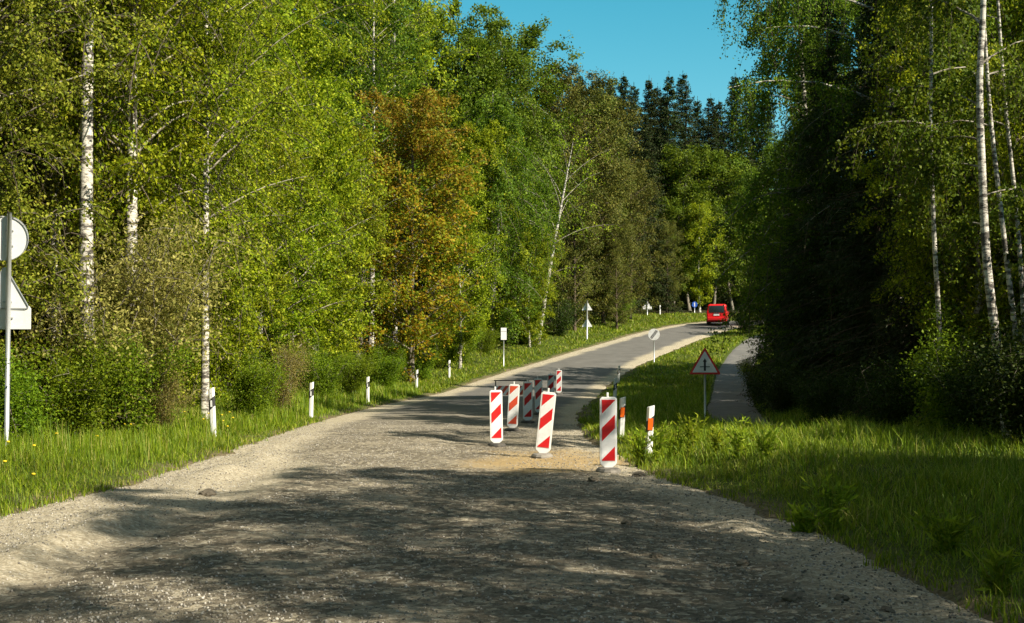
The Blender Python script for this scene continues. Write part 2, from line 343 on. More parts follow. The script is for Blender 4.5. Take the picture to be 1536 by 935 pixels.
def sheet(parts, name, material, attrf):
    Vs, Fs, A, b = [], [], {}, 0
    for X, Y, Z, t, hw, Fq in parts:
        Vs.append(np.stack([X, Y, Z], -1).reshape(-1, 3)); Fs.append(Fq + b); b += X.size
        for k, v in attrf(X, Y, t, hw).items(): A.setdefault(k, []).append(np.broadcast_to(v, X.shape).ravel())
    return link(name, quad_mesh(name, np.vstack(Vs), np.vstack(Fs), material, True, {k: np.concatenate(v) for k, v in A.items()}))
def road_attr(X, Y, t, hw):
    e = hw - np.abs(t) + .35 * fbm(X * .8, Y * .8, 31) + .12 * fbm(X * 4, Y * 4, 32)
    near = 1 - smooth(19, 24, Y)
    wl_ = np.where(t < 0, 1.0 + near * 1.0, .75 + near * .1 + .35 * smooth(70, 84, Y))
    return {'shoulder': 1 - smooth(wl_ - .25, wl_ + .35, e),
            'worn': 1 - smooth(24, 50, Y + 5 * fbm(X * .5, Y * .2, 33)),
            'sand': smooth(.3, .8, np.exp(-((X - .55 + .4 * fbm(Y, X, 34)) / 1.6) ** 2 - ((Y - 20.4) / 2.5) ** 2) + .3 * fbm(X * 1.7, Y * 1.7, 35)),
            'patchy': fbm(X * .35, Y * .25, 36)}
m, nt, N, L, out = mat('road_surface'); M['road'] = m
tc = N.new('ShaderNodeTexCoord'); OB = tc.outputs['Object']
p = N.new('ShaderNodeBsdfPrincipled'); p.inputs['Roughness'].default_value = .9; p.inputs['Specular IOR Level'].default_value = .25
def attr(n): 
    a = N.new('ShaderNodeAttribute'); a.attribute_name = n; return a.outputs['Fac']
fine = noise(nt, OB, 95, 3, .8); med = noise(nt, OB, 17, 8, .78); big = noise(nt, OB, .8, 6, .65)
vo = N.new('ShaderNodeTexVoronoi'); vo.inputs['Scale'].default_value = 38; L.new(OB, vo.inputs['Vector'])
vo2 = N.new('ShaderNodeTexVoronoi'); vo2.inputs['Scale'].default_value = 17; L.new(OB, vo2.inputs['Vector'])
sep = N.new('ShaderNodeSeparateColor'); L.new(vo.outputs['Color'], sep.inputs[0])
sep2 = N.new('ShaderNodeSeparateColor'); L.new(vo2.outputs['Color'], sep2.inputs[0])
asph = ramp(nt, [(.25, (.075, .070, .062)), (.55, (.13, .122, .108)), (.8, (.20, .19, .165))], fine.outputs[0])
asph_big = mixc(nt, .35, asph.outputs[0], ramp(nt, [(.35, (.09, .09, .088)), (.65, (.20, .195, .185))], big.outputs[0]).outputs[0])
stone = ramp(nt, [(.0, (.12, .10, .065)), (.45, (.31, .265, .18)), (.8, (.50, .45, .34)), (1, (.70, .65, .54))], sep.outputs[0])
grav = mixc(nt, .55, stone.outputs[0], ramp(nt, [(.3, (.30, .25, .165)), (.7, (.58, .51, .38))], med.outputs[0]).outputs[0])
pebble = ramp(nt, [(.70, (0, 0, 0)), (.80, (1, 1, 1))], sep2.outputs[0])
wornc = mixc(nt, pebble.outputs[0], ramp(nt, [(.3, (.055, .045, .031)), (.5, (.15, .125, .085)), (.70, (.42, .36, .26))], med.outputs[0]).outputs[0], grav)
wf = math_(nt, 'MULTIPLY', attr('worn'), .85)
c1 = mixc(nt, wf, asph_big, wornc)
pf = ramp(nt, [(.5, (0, 0, 0)), (.66, (1, 1, 1))], big.outputs[0])
c2 = mixc(nt, math_(nt, 'MULTIPLY', math_(nt, 'MULTIPLY', pf.outputs[0], attr('worn')), .65), c1, grav)
c3 = mixc(nt, attr('shoulder'), c2, grav)
c4 = mixc(nt, math_(nt, 'MULTIPLY', attr('sand'), .9), c3, ramp(nt, [(.3, (.30, .20, .085)), (.7, (.50, .37, .18))], med.outputs[0]).outputs[0])
L.new(c4, p.inputs['Base Color'])
hh = math_(nt, 'ADD', math_(nt, 'MULTIPLY', fine.outputs[0], .25), math_(nt, 'ADD', math_(nt, 'MULTIPLY', vo.outputs['Distance'], -.35), math_(nt, 'MULTIPLY', med.outputs[0], .8)))
bst = bump(nt, hh, .8, .035)
L.new(math_(nt, 'ADD', math_(nt, 'MULTIPLY', math_(nt, 'MAXIMUM', attr('worn'), attr('shoulder')), .8), .15), bst.inputs['Strength'])
L.new(bst.outputs[0], p.inputs['Normal']); L.new(p.outputs[0], out.inputs[0])
lat = np.linspace(-1, 1, 230)
near_p = strip(ROAD, 19, 44, .045, lat, road_rise, '', None, None)
mid_p = strip(ROAD, 44, 82, .2, np.linspace(-1, 1, 90), road_rise, '', None, None)
far_p = strip(ROAD, 81.9, 500, .5, np.linspace(-1, 1, 50), road_rise, '', None, None)
back_p = strip(ROAD, 0, 19, .4, np.linspace(-1, 1, 50), road_rise, '', None, None)
road = sheet([back_p, near_p, mid_p, far_p], 'road', M['road'], road_attr); tag(road, kind='structure')
def path_rise(X, Y, t, hw):
    return ground_h(X, Y) + .0 - .2 * smooth(-.2, .4, np.abs(t) - hw)
m, nt, N, L, out = mat('path_asphalt'); M['path'] = m
tc = N.new('ShaderNodeTexCoord'); p = N.new('ShaderNodeBsdfPrincipled'); p.inputs['Roughness'].default_value = .9
n1 = noise(nt, tc.outputs['Object'], 80, 3, .8); n2 = noise(nt, tc.outputs['Object'], 1.2, 6, .7)
L.new(mixc(nt, .5, ramp(nt, [(.3, (.07, .07, .068)), (.7, (.14, .137, .13))], n1.outputs[0]).outputs[0], ramp(nt, [(.35, (.09, .09, .085)), (.65, (.22, .205, .18))], n2.outputs[0]).outputs[0]), p.inputs['Base Color'])
L.new(bump(nt, n1.outputs[0], .4, .01).outputs[0], p.inputs['Normal']); L.new(p.outputs[0], out.inputs[0])
path = sheet([strip(PATH, 0, 400, .4, np.linspace(-1, 1, 16), path_rise, '', None, None)], 'path', M['path'], lambda *a: {}); tag(path, kind='structure')

# loose stones on the foreground road and along its sides
rng = np.random.default_rng(3)
def road_z(x, y):
    d, s, c, a = dist_line(x, y, ROAD); hw = c - d
    return road_rise(x, y, c * s, hw)
n = 75000
yy = 7 + 26 * rng.random(n) ** 1.6; xx = -6.6 + 10 * rng.random(n)
d_, s_, c_, a_ = dist_line(xx, yy, ROAD)
keep = (d_ < .12) & (rng.random(n) < (.25 + .75 * smooth(-.2, .25, fbm(xx * .8, yy * .6, 41)) + (d_ > -1.6) * .5)); xx, yy = xx[keep], yy[keep]
zz = road_z(xx, yy); sz = .004 + .010 * rng.random(len(xx)) ** 2.5
cube = np.array([(x, y, z) for z in (-1, 1) for y in (-1, 1) for x in (-1, 1)], float)
Vv = cube[None] * rng.uniform(.55, 1.1, (len(xx), 8, 3)) * sz[:, None, None]
Vv[:, 4:, :2] *= .6
ang = rng.random(len(xx)) * 6.28; ca, sa = np.cos(ang)[:, None], np.sin(ang)[:, None]
Vr = Vv.copy(); Vr[:, :, 0] = Vv[:, :, 0] * ca - Vv[:, :, 1] * sa; Vr[:, :, 1] = Vv[:, :, 0] * sa + Vv[:, :, 1] * ca
Vr[:, :, 2] *= .7
Vr += np.stack([xx, yy, zz + sz * .3], -1)[:, None, :]
cf = np.array([(0, 2, 3, 1), (4, 5, 7, 6), (0, 1, 5, 4), (2, 6, 7, 3), (0, 4, 6, 2), (1, 3, 7, 5)])
Fs = (cf[None] + 8 * np.arange(len(xx))[:, None, None]).reshape(-1, 4)
m, nt, N, L, out = mat('gravel_stone'); g_ = N.new('ShaderNodeNewGeometry'); p = N.new('ShaderNodeBsdfPrincipled'); p.inputs['Roughness'].default_value = .9
L.new(ramp(nt, [(0, (.10, .09, .075)), (.6, (.26, .24, .20)), (1, (.48, .45, .40))], g_.outputs['Random Per Island']).outputs[0], p.inputs['Base Color']); L.new(p.outputs[0], out.inputs[0]); M['stone'] = m
tag(link('gravel', quad_mesh('gravel', Vr.reshape(-1, 3), Fs, m)), 'loose grey gravel scattered over the broken road surface', 'gravel', kind='stuff')

# ------------------------------------------------------------------ trees
def limb_pts(p0, dirv, length, rise, droop, n=6, rng=None, wob=.04):
    s = np.linspace(0, 1, n)[:, None]
    P = p0 + dirv[None, :] * s * length + np.array([0, 0, 1.]) * (rise * s - droop * s ** 2) * length
    if rng is not None: P = P + np.cumsum(rng.normal(size=(n, 3)) * wob * length / n, axis=0) * (s > 0)
    return P
def gen_broad(seed, H, Rc, cb, nl, leaves, ll, lw, kind='birch', r0=None, leafm='birch_leaf', barkm='birch_bark', twigs=9, sparse=1.0, straight=1.0):
    rng = np.random.default_rng(seed); r0 = r0 or H * .0095
    n = 12; t = np.linspace(0, 1, n); lean = rng.normal(size=2) * .035 * H * straight
    bend = rng.normal(size=2) * .02 * H * straight
    TP = np.stack([lean[0] * t ** 1.5 + bend[0] * np.sin(t * 4), lean[1] * t ** 1.5 + bend[1] * np.sin(t * 4), t * H * .97 - .25], -1)
    TP[0, :2] = 0
    TR = r0 * (1 - t) ** .75 + .012; TR[0] *= 1.35
    BV, BF, MI = [], [], []; b = 0
    def addtube(P, r, k):
        nonlocal b
        V, Fq = tube_np(P, r, k); BV.append(V); BF.append(Fq + b); b += len(V); MI.append(np.full(len(Fq), {3: 2, 5: 1}.get(k, 0)))
    addtube(TP, TR, 9)
    C, A, NB = [], [], []
    tw_total = nl * twigs; per = max(3, leaves // tw_total)
    for i in range(nl):
        u = (i + rng.random()) / nl; tt = cb + (1 - cb) * u ** .9 * .97
        p0 = np.array([np.interp(tt, t, TP[:, k]) for k in range(3)]); az = i * 2.4 + rng.normal() * .5
        shape = (math.sin(math.pi * (.13 + .80 * u)) ** .75) if kind != 'oval' else math.sin(math.pi * (.2 + .72 * u)) ** .5
        Ln = Rc * shape * rng.uniform(.7, 1.2); dv = np.array([math.cos(az), math.sin(az), 0])
        rise, droop = {'birch': (.95 + .5 * u, .45), 'oval': (.8 + .3 * u, .25), 'weep': (.7, .95)}[kind]
        P = limb_pts(p0, dv, Ln, rise * rng.uniform(.8, 1.2), droop, 7, rng)
        rr = max(.012, min(.35 * np.interp(tt, t, TR), .02 * Ln + .006))
        addtube(P, rr * (1 - np.linspace(0, .85, 7)), 5)
        for j in range(twigs):
            s = .18 + .82 * (j + rng.random()) / twigs; k = s * 6; a0 = int(min(k, 5)); q = P[a0] + (P[a0 + 1] - P[a0]) * (k - a0)
            dr = unit(rng.normal(size=3) * np.array([1, 1, .7]) + dv * .6)
            tl = Ln * rng.uniform(.28, .5) * (1.15 - .5 * s)
            dd = {'birch': .55, 'oval': .15, 'weep': 1.5}[kind]
            Q = limb_pts(q, dr, tl, .1, dd, 4)
            if j % 2 == 0 or ll < .09: addtube(Q, np.array([.45, .35, .25, .1]) * rr + .003, 3)
            m_ = int(per * (.25 + 2.2 * rng.random() ** 1.9) * sparse); NB.append(np.repeat((unit(rng.normal(size=3) + np.array([0, 0, .3])) * 1.5)[None], m_, 0)); w = rng.random(m_) ** .8 * 3; i0 = np.minimum(w.astype(int), 2); f = (w - i0)[:, None]
            c = Q[i0] * (1 - f) + Q[i0 + 1] * f
            c = c + rng.normal(size=(m_, 3)) * np.array([1, 1, .8]) * (.055 * tl + ll * .85)
            C.append(c); a = rng.normal(size=(m_, 3)) + np.array([0, 0, -.9 if kind != 'oval' else -.3]) + dr * .4; A.append(a)
    C = np.vstack(C); A = np.vstack(A)
    LVt, LF = leaves_np(rng, C, A, ll, lw, .4, np.vstack(NB))
    tm = quad_mesh(kind + '_trunk', np.vstack(BV), np.vstack(BF), [M[barkm], M['limb_bark'] if barkm == 'birch_bark' else M[barkm], M['twig_bark']], True, mi=np.concatenate(MI))
    cm = quad_mesh(kind + '_crown', LVt, LF, M[leafm])
    return tm, cm, H
def gen_conifer(seed, H, Rc, cb, leaves, ll, lw, leafm='spruce_leaf', level=.42, per=7, droop=.35, barkm='brown_bark', tip=.85):
    rng = np.random.default_rng(seed); n = 8; t = np.linspace(0, 1, n)
    TP = np.stack([rng.normal() * .01 * H * t, rng.normal() * .01 * H * t, t * H - .25], -1); TR = H * .0105 * (1 - t) + .012
    BV, BF = [], []; V, Fq = tube_np(TP, TR, 8); BV.append(V); BF.append(Fq); b = len(V)
    lv = np.arange(cb * H, H * .985, level); C, A = [], []
    tot = sum(((1 - z / H) ** tip + .05) for z in lv) * per
    for z in lv:
        u = z / H; R0 = Rc * ((1 - (u - cb) / (1 - cb)) ** tip) + .12
        for k in range(per):
            az = rng.random() * 6.283; Ln = R0 * rng.uniform(.65, 1.15); dv = np.array([math.cos(az), math.sin(az), 0])
            p0 = np.array([0, 0, z + rng.normal() * .1]); P = limb_pts(p0, dv, Ln, .25 * (u - .3), droop * (1.1 - u), 5)
            P[-1, 2] += .10 * Ln
            if Ln > .6: V, Fq = tube_np(P, np.linspace(.016 + .006 * Ln, .004, 5), 4); BV.append(V); BF.append(Fq + b); b += len(V)
            m_ = max(4, int(leaves * ((1 - u) ** tip + .05) / tot * rng.uniform(.7, 1.3)))
            w = rng.random(m_) ** .7 * 4; i0 = np.minimum(w.astype(int), 3); f = (w - i0)[:, None]; c = P[i0] * (1 - f) + P[i0 + 1] * f
            sd_ = np.array([-dv[1], dv[0], 0]); off = rng.normal(size=(m_, 1)) * (.16 * Ln * (1.15 - w[:, None] / 4) + .05)
            c = c + sd_ * off; dz = -np.abs(rng.normal(size=m_)) * (.09 + .05 * Ln); c[:, 2] += dz
            C.append(c); A.append(dv * .9 + sd_ * np.sign(off) * .6 + rng.normal(size=(m_, 3)) * .45 + np.array([0, 0, -.55]))
    for q in range(14): C.append(np.array([[0, 0, H * (1 - .0045 * q)]])); A.append(np.array([[.25 * math.cos(q * 2.4) * q / 14, .25 * math.sin(q * 2.4) * q / 14, 1.]]))
    C = np.vstack(C); A = np.vstack(A); LVt, LF = leaves_np(rng, C, A, ll, lw, .8)
    return quad_mesh('conifer_trunk', np.vstack(BV), np.vstack(BF), M[barkm], True), quad_mesh('conifer_crown', LVt, LF, M[leafm]), H
def gen_bush(seed, H, Rc, leaves, ll, lw, leafm='bush_leaf', stems=9):
    rng = np.random.default_rng(seed); BV, BF, C, A = [], [], [], []; b = 0
    for i in range(stems):
        az = rng.random() * 6.283; dv = np.array([math.cos(az), math.sin(az), 0]); Ln = Rc * rng.uniform(.3, 1)
        h = H * rng.uniform(.6, 1); P = np.stack([dv[0] * Ln * np.linspace(0, 1, 6) ** 1.2, dv[1] * Ln * np.linspace(0, 1, 6) ** 1.2, np.linspace(-.1, h, 6)], -1)
        P += np.cumsum(rng.normal(size=(6, 3)) * .03 * H, 0) * (np.arange(6) > 0)[:, None]
        V, Fq = tube_np(P, np.linspace(.016, .004, 6), 4); BV.append(V); BF.append(Fq + b); b += len(V)
        for j in range(9):
            s = .15 + .85 * rng.random(); k = s * 5; a0 = int(min(k, 4)); q = P[a0] + (P[a0 + 1] - P[a0]) * (k - a0)
            dr = unit(rng.normal(size=3) * np.array([1, 1, .7]) + np.array([0, 0, .25])); tl = rng.uniform(.25, .5) * Rc
            Q = limb_pts(q, dr, tl, .1, .2, 4); V, Fq = tube_np(Q, np.array([.008, .006, .004, .002]), 3); BV.append(V); BF.append(Fq + b); b += len(V)
            m_ = leaves // (stems * 9); w = rng.random(m_) * 3; i0 = np.minimum(w.astype(int), 2); f = (w - i0)[:, None]
            c = Q[i0] * (1 - f) + Q[i0 + 1] * f + rng.normal(size=(m_, 3)) * (.10 * Rc + .03)
            c[:, 2] = np.maximum(c[:, 2], .04); C.append(c); A.append(rng.normal(size=(m_, 3)) + dr * .5)
    C = np.vstack(C); A = np.vstack(A); LVt, LF = leaves_np(rng, C, A, ll, lw, .7)
    return quad_mesh('bush_stems', np.vstack(BV), np.vstack(BF), M['grey_bark'], True), quad_mesh('bush_foliage', LVt, LF, M[leafm]), H

PROTO = {}
def proto(key, fn, *a, **k): PROTO.setdefault(key, []).append(fn(*a, **k))
# near (leaf 6 to 7 cm), middle (10 to 13 cm), far (18 to 24 cm)
for s in range(3): proto('birch_near', gen_broad, 100 + s, 15, 2.9, .04, 90, 110000, .085, .07, 'birch', r0=.10, leafm='birch_leaf', twigs=11)
for s in range(2): proto('weep_near', gen_broad, 110 + s, 15, 3.0, .06, 85, 105000, .085, .066, 'weep', r0=.10, leafm='birch_leaf', twigs=11)
for s in range(2): proto('olive_near', gen_broad, 120 + s, 13, 2.8, .05, 80, 80000, .075, .052, 'birch', r0=.09, leafm='olive_leaf', barkm='grey_bark', twigs=11)
for s in range(3): proto('birch_mid', gen_broad, 130 + s, 16, 3.3, .05, 70, 46000, .14, .10, 'birch', r0=.11, leafm='birch_leaf')
for s in range(2): proto('weep_mid', gen_broad, 140 + s, 17, 3.4, .05, 70, 46000, .14, .10, 'weep', leafm='green_leaf')
for s in range(2): proto('green_mid', gen_broad, 150 + s, 17, 3.6, .05, 66, 44000, .15, .11, 'oval', leafm='green_leaf', barkm='grey_bark', straight=.35)
proto('copper', gen_broad, 160, 14.5, 3.2, .05, 80, 36000, .15, .12, 'oval', leafm='copper_leaf', barkm='grey_bark', twigs=10, straight=.15)
for s in range(2): proto('birch_far', gen_broad, 170 + s, 17, 3.4, .10, 50, 20000, .24, .17, 'birch', leafm='birch_leaf', twigs=8)
for s in range(2): proto('green_far', gen_broad, 180 + s, 18, 3.8, .10, 50, 20000, .25, .18, 'oval', leafm='green_leaf', barkm='grey_bark', twigs=8)
for s in range(3): proto('spruce_far', gen_conifer, 190 + s, 22, 3.5, .06, 64000, .20, .075, level=.30, per=9, tip=.72)
for s in range(2): proto('spruce_near', gen_conifer, 200 + s, 16, 3.3, .015, 60000, .20, .035, level=.33, per=8)
for s in range(2): proto('pine_far', gen_broad, 210 + s, 19, 3.8, .03, 66, 36000, .24, .09, 'oval', leafm='pine_leaf', barkm='brown_bark', twigs=8, straight=.3)
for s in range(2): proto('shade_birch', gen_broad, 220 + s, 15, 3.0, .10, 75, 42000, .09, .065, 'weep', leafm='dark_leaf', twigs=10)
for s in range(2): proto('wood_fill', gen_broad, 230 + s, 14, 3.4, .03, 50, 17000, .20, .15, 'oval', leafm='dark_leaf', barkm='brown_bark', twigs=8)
for s in range(3): proto('bush', gen_bush, 240 + s, 2.3, 1.3, 12000, .065, .05)
for s in range(2): proto('bush_pale', gen_bush, 250 + s, 3.2, 1.6, 13000, .075, .035, leafm='pale_leaf', stems=14)
for s in range(2): proto('bush_dark', gen_bush, 260 + s, 2.2, 1.4, 9000, .07, .055, leafm='dark_leaf')
for s in range(2): proto('green_weep', gen_broad, 280 + s, 15, 3.0, .06, 75, 70000, .09, .068, 'weep', leafm='green_leaf', twigs=10)
for s in range(3): proto('caster', gen_broad, 290 + s, 15, 3.2, .16, 44, 17500, .12, .09, 'weep', leafm='dark_leaf', twigs=7)
proto('bare_birch', gen_broad, 270, 15, 3.8, .34, 16, 1400, .15, .10, 'birch', r0=.17, leafm='birch_leaf', twigs=7, straight=.3)
count = {}
def plant(key, x, y, H, label, cat='tree', name='tree', group=None, wide=1.0, rz=None, parts=('trunk', 'crown'), sink=.0, lean=(0, 0)):
    k = count.get(key, 0); count[key] = k + 1
    tm, cm, h0 = PROTO[key][k % len(PROTO[key])]
    rnd = random.Random(hash((round(x * 7), round(y * 5))) & 0xffff)
    o = empty(name, (x, y, gz(x, y) - sink), rnd.random() * 6.28 if rz is None else rz)
    s = H / h0; o.scale = (s * wide, s * wide, s); o.rotation_euler[0] = lean[1]; o.rotation_euler[1] = lean[0]
    link(parts[0], tm, o); link(parts[1], cm, o)
    return tag(o, label, cat, group)
def plant_px(key, px, Y, topy, label, **k):
    x = wx(px, Y); H = top_z(topy, Y) - gz(x, Y); return plant(key, x, Y, H, label, **k)

G1 = 'birches along the left verge'
# --- left side, front row, from the near end
plant('olive_near', -9.4, 21.0, 12, 'olive green tree behind the round and triangular sign backs at the left edge', name='birch_tree', group=G1)
plant('olive_near', -10.6, 25.5, 13, 'olive leaved birch between the sign post and the thick white trunk', name='birch_tree', group=G1)
plant('weep_near', -8.9, 27.0, 14, 'yellow green birch over the pale bush near the first white post', name='birch_tree', group=G1)
plant('birch_near', -9.6, 30.5, 15, 'bright birch directly left of and behind the first white roadside post', name='birch_tree', group=G1)
plant('weep_near', -9.0, 34.0, 14, 'weeping bright green birch behind the first roadside post', name='birch_tree', group=G1)
plant('birch_near', -9.2, 38.5, 15, 'bright green birch standing between the first and second white roadside posts', name='birch_tree', group=G1)
plant('birch_near', -8.9, 43.5, 14.5, 'birch behind the second white roadside post', name='birch_tree', group=G1)
plant('birch_mid', -8.6, 48.5, 15, 'yellow green birch between the second and third roadside posts', name='birch_tree', group=G1)
plant('birch_mid', -8.4, 53.5, 13.5, 'birch behind the third roadside post, left of the copper tree', name='birch_tree', group=G1)
plant('birch_mid', -8.8, 58.5, 13, 'tall light green birch touching the left side of the copper tree', name='birch_tree', group=G1)
plant_px('copper', 617, 65.0, 142, 'copper and orange leaved tree on the left verge', name='copper_tree', wide=1.05)
plant_px('birch_mid', 690, 73.5, 230, 'small yellow green birch right of the copper tree', name='birch_tree', group=G1)
plant_px('weep_mid', 728, 85, 120, 'dark green weeping tree right of the copper tree', name='weeping_tree')
plant_px('weep_mid', 768, 90, 150, 'drooping green tree left of the leaning bare birch', name='weeping_tree')
plant_px('birch_mid', 795, 87, 330, 'low bright green young birch left of the leaning bare birch', name='birch_tree', wide=1.15, group=G1)
# leaning sparse birch at the bend
o = plant_px('bare_birch', 806, 89, 190, 'leaning nearly bare white birch in front of the brown pines', name='birch_tree', lean=(R(10), 0), rz=0)
# trunks that show white through the leaves
def white_trunk(px, Y, H, r, label, cb=.52, leaves=15000, lean=(0, 0), seed=1):
    x = wx(px, Y); key = 'wt%d' % seed
    tm, cm, h0 = gen_broad(300 + seed, H, 3.0, cb, 34 if cb > .3 else 60, leaves, .08 if Y < 40 else .14, .055 if Y < 40 else .10, 'birch', r0=r, leafm='birch_leaf', twigs=9, straight=.12)
    PROTO[key] = [(tm, cm, h0)]; return plant(key, x, Y, H, label, name='birch_tree', group='white trunked birches on the left', rz=0, lean=lean)
white_trunk(133, 23.5, 15, .15, 'tall birch with the thickest white trunk, near the left edge', seed=1)
white_trunk(86, 25.2, 13, .09, 'slim white birch left of the thickest white trunk', cb=.2, leaves=30000, seed=2)
white_trunk(198, 24.9, 14, .14, 'birch whose white trunk shows above the green bush by the pale shrub', cb=.3, leaves=45000, seed=3)
white_trunk(308, 27.6, 14, .085, 'slim birch with a mottled trunk rising just behind the first white roadside post', cb=.22, leaves=40000, seed=4)
white_trunk(556, 72, 24, .16, 'tall white stemmed birch above the left side of the copper tree', cb=.5, leaves=5000, seed=5)
white_trunk(592, 78, 25, .17, 'tall white stemmed birch rising behind the copper tree', cb=.5, leaves=5000, seed=6)
# --- left side, second row
r = random.Random(7)
G2 = 'tall trees in the wood behind the left verge'
for Yv, key, off, H in [(26, 'birch_near', -13.5, 16), (31, 'green_mid', -13, 17), (36, 'birch_near', -12.8, 18), (41, 'green_mid', -12.5, 17), (46, 'birch_mid', -12.5, 19), (51, 'green_mid', -12, 15),
                    (56, 'birch_mid', -12.5, 15), (62, 'green_mid', -12.5, 15.5), (68, 'birch_mid', -12, 16), (74, 'green_mid', -9, 21)]:
    plant(key, off, Yv, H, 'tall leafy tree in the wood behind the front birches of the left verge', name='broadleaf_tree', group=G2)
for Yv in range(20, 78, 6):
    for k in range(2):
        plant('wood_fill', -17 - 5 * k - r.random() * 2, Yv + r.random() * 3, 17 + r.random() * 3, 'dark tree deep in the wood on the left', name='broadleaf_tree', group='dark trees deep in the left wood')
# skyline on the left: tops set by where they meet the sky
for px, Yv, ty, key, lab in [
    (470, 84, -150, 'green_mid', 'very tall tree at the top edge left of the copper tree'), (400, 82, -160, 'birch_mid', 'very tall tree behind the second and third roadside posts'),
    (515, 90, -130, 'birch_mid', 'very tall birch at the top edge above the third roadside post'), (560, 84, -80, 'birch_mid', 'very tall birch reaching the top edge above the copper tree'),
    (640, 88, 5, 'green_mid', 'tall green tree left of the open sky, highest on the skyline'),
    (690, 92, 28, 'green_mid', 'round topped tall green tree at the left end of the sky'),
    (735, 96, 38, 'weep_mid', 'tall green tree just left of the big step down in the skyline'),
    (770, 100, 42, 'green_mid', 'tall dark topped green tree at the step in the skyline'),
    (720, 84, 180, 'birch_mid', 'mid green birch under the tall skyline trees'),
    (812, 108, 160, 'green_far', 'small green tree in the notch of the skyline'),
    (850, 104, 102, 'pine_far', 'tall olive pine standing alone above its neighbours at the skyline notch'),
    (880, 110, 128, 'pine_far', 'brownish pine right of the tallest olive pine'),
    (903, 116, 140, 'pine_far', 'brownish pine left of the first pointed spruce'),
    (868, 113, 104, 'spruce_far', 'dark spruce tip right of the tallest olive pine'), (893, 117, 112, 'spruce_far', 'dark spruce tip left of the first pointed spruce on the skyline'), (915, 120, 116, 'spruce_far', 'dark spruce close against the first pointed spruce on the skyline'),
    (862, 99, 255, 'pine_far', 'brown green pine right of the leaning bare birch'),
    (905, 106, 225, 'pine_far', 'brown green pine above the two triangle sign backs'),
    (945, 112, 240, 'pine_far', 'olive pine above the verge at the bend'),
    (925, 104, 330, 'pine_far', 'low brown pine behind the pole with two triangle backs'),
    (970, 128, 165, 'spruce_far', 'broad dark spruce in front of the pointed spruces'),
    (1000, 128, 330, 'pine_far', 'low rusty brown tree near the far end of the road'),
    (1035, 136, 222, 'green_far', 'mid green tree in front of the spruces at the end of the road'),
    (1070, 138, 232, 'green_far', 'light green tree above the red van'),
    (1050, 133, 300, 'birch_far', 'small yellow green birch above the red van'),
    (1100, 140, 235, 'green_far', 'green tree right of the red van'),
    (1010, 134, 300, 'green_far', 'low green tree at the end of the road left of the van')]:
    plant_px(key, px, Yv, ty, lab, name={'pine': 'pine_tree', 'birc': 'birch_tree', 'spru': 'spruce_tree'}.get(key[:4], 'broadleaf_tree'))
for i, (px, Yv, ty) in enumerate([(px_ , Y_, t_ - 7) for px_, Y_, t_ in [(936, 138, 112), (952, 144, 128), (975, 140, 118), (1005, 140, 112), (1026, 143, 110), (988, 148, 130), (1048, 150, 150), (1068, 150, 146), (1080, 155, 152), (1105, 145, 112), (1128, 152, 135), (1150, 150, 140), (918, 146, 128)]]):
    plant_px('spruce_far', px, Yv, ty, ['first pointed spruce from the left on the skyline', 'slightly lower spruce right of the first pointed spruce', 'pointed spruce left of the tall middle pair',
        'left one of the tall middle pair of pointed spruces', 'right one of the tall middle pair of pointed spruces', 'spruce tip showing between the middle spruces', 'low spruce where the skyline is lowest',
        'low spruce tip right of the skyline low point', 'lowest spruce tip on the skyline', 'lone pointed spruce beside the hanging birch leaves on the right', 'spruce tip partly behind the hanging birch leaves',
        'spruce mostly behind the hanging birch leaves', 'spruce tip behind the brownish pines'][i], name='spruce_tree', group='pointed spruces on the skyline', wide=1.0)
# closing the wood behind
for i in range(26):
    Yv = 95 + 70 * (i % 13) / 13 + r.random() * 4; side_ = i // 13
    x = (-14 - 8 * side_ + (Yv - 95) * .25 + r.random() * 4)
    plant('green_far', x, Yv, 19 + r.random() * 3, 'tree deep in the wood behind the left bend', name='broadleaf_tree', group='trees deep in the wood behind the left bend')
for i in range(22):
    x = 8 + i * 2.6; Yv = 143 + (i % 3) * 5 + r.random() * 3
    plant(['wood_fill', 'green_far', 'pine_far'][i % 3], x, Yv, 13 + r.random() * 4, 'shaded tree low in the wood beyond the end of the road', name='broadleaf_tree', group='trees in the wood beyond the end of the road')
# --- right side: what stands in view
plant('green_weep', 11.2, 28.5, 11.5, 'birch behind the long white trunk at the right edge', name='birch_tree')
for px, Yv, H, key, lab, nm in [
    (1248, 38, 14, 'spruce_near', 'big dark spruce right of the path, nearest to the warning sign', 'spruce_tree'),
    (1232, 46, 15.5, 'spruce_near', 'dark spruce behind the nearest big spruce beside the path', 'spruce_tree'),
    (1320, 33, 12.5, 'spruce_near', 'dark spruce in the middle of the right wood', 'spruce_tree'),
    (1400, 31, 12.5, 'spruce_near', 'dark spruce behind the thin trunk in the right wood', 'spruce_tree'),
    (1205, 55, 15.5, 'spruce_near', 'third dark spruce along the right side of the path', 'spruce_tree'),
    (1285, 44, 17, 'green_weep', 'green birch above the spruces in the middle of the right wood', 'birch_tree'),
    (1222, 41, 15.5, 'green_weep', 'green weeping birch hanging over the path from the right', 'birch_tree'),
    (1360, 36, 14, 'shade_birch', 'dark leaved birch over the right wood between two spruces', 'birch_tree'),
    (1450, 27, 12, 'birch_near', 'green leaved birch left of the long white trunk', 'birch_tree'),
    (1500, 33, 13, 'wood_fill', 'dense dark tree in the gap behind the long white trunk', 'broadleaf_tree'),
    (1560, 27, 12, 'weep_near', 'green leaved birch cut by the right edge', 'birch_tree')]:
    plant(key, wx(px, Yv), Yv, H, lab, name=nm, wide=.85 if nm == 'spruce_tree' else 1)
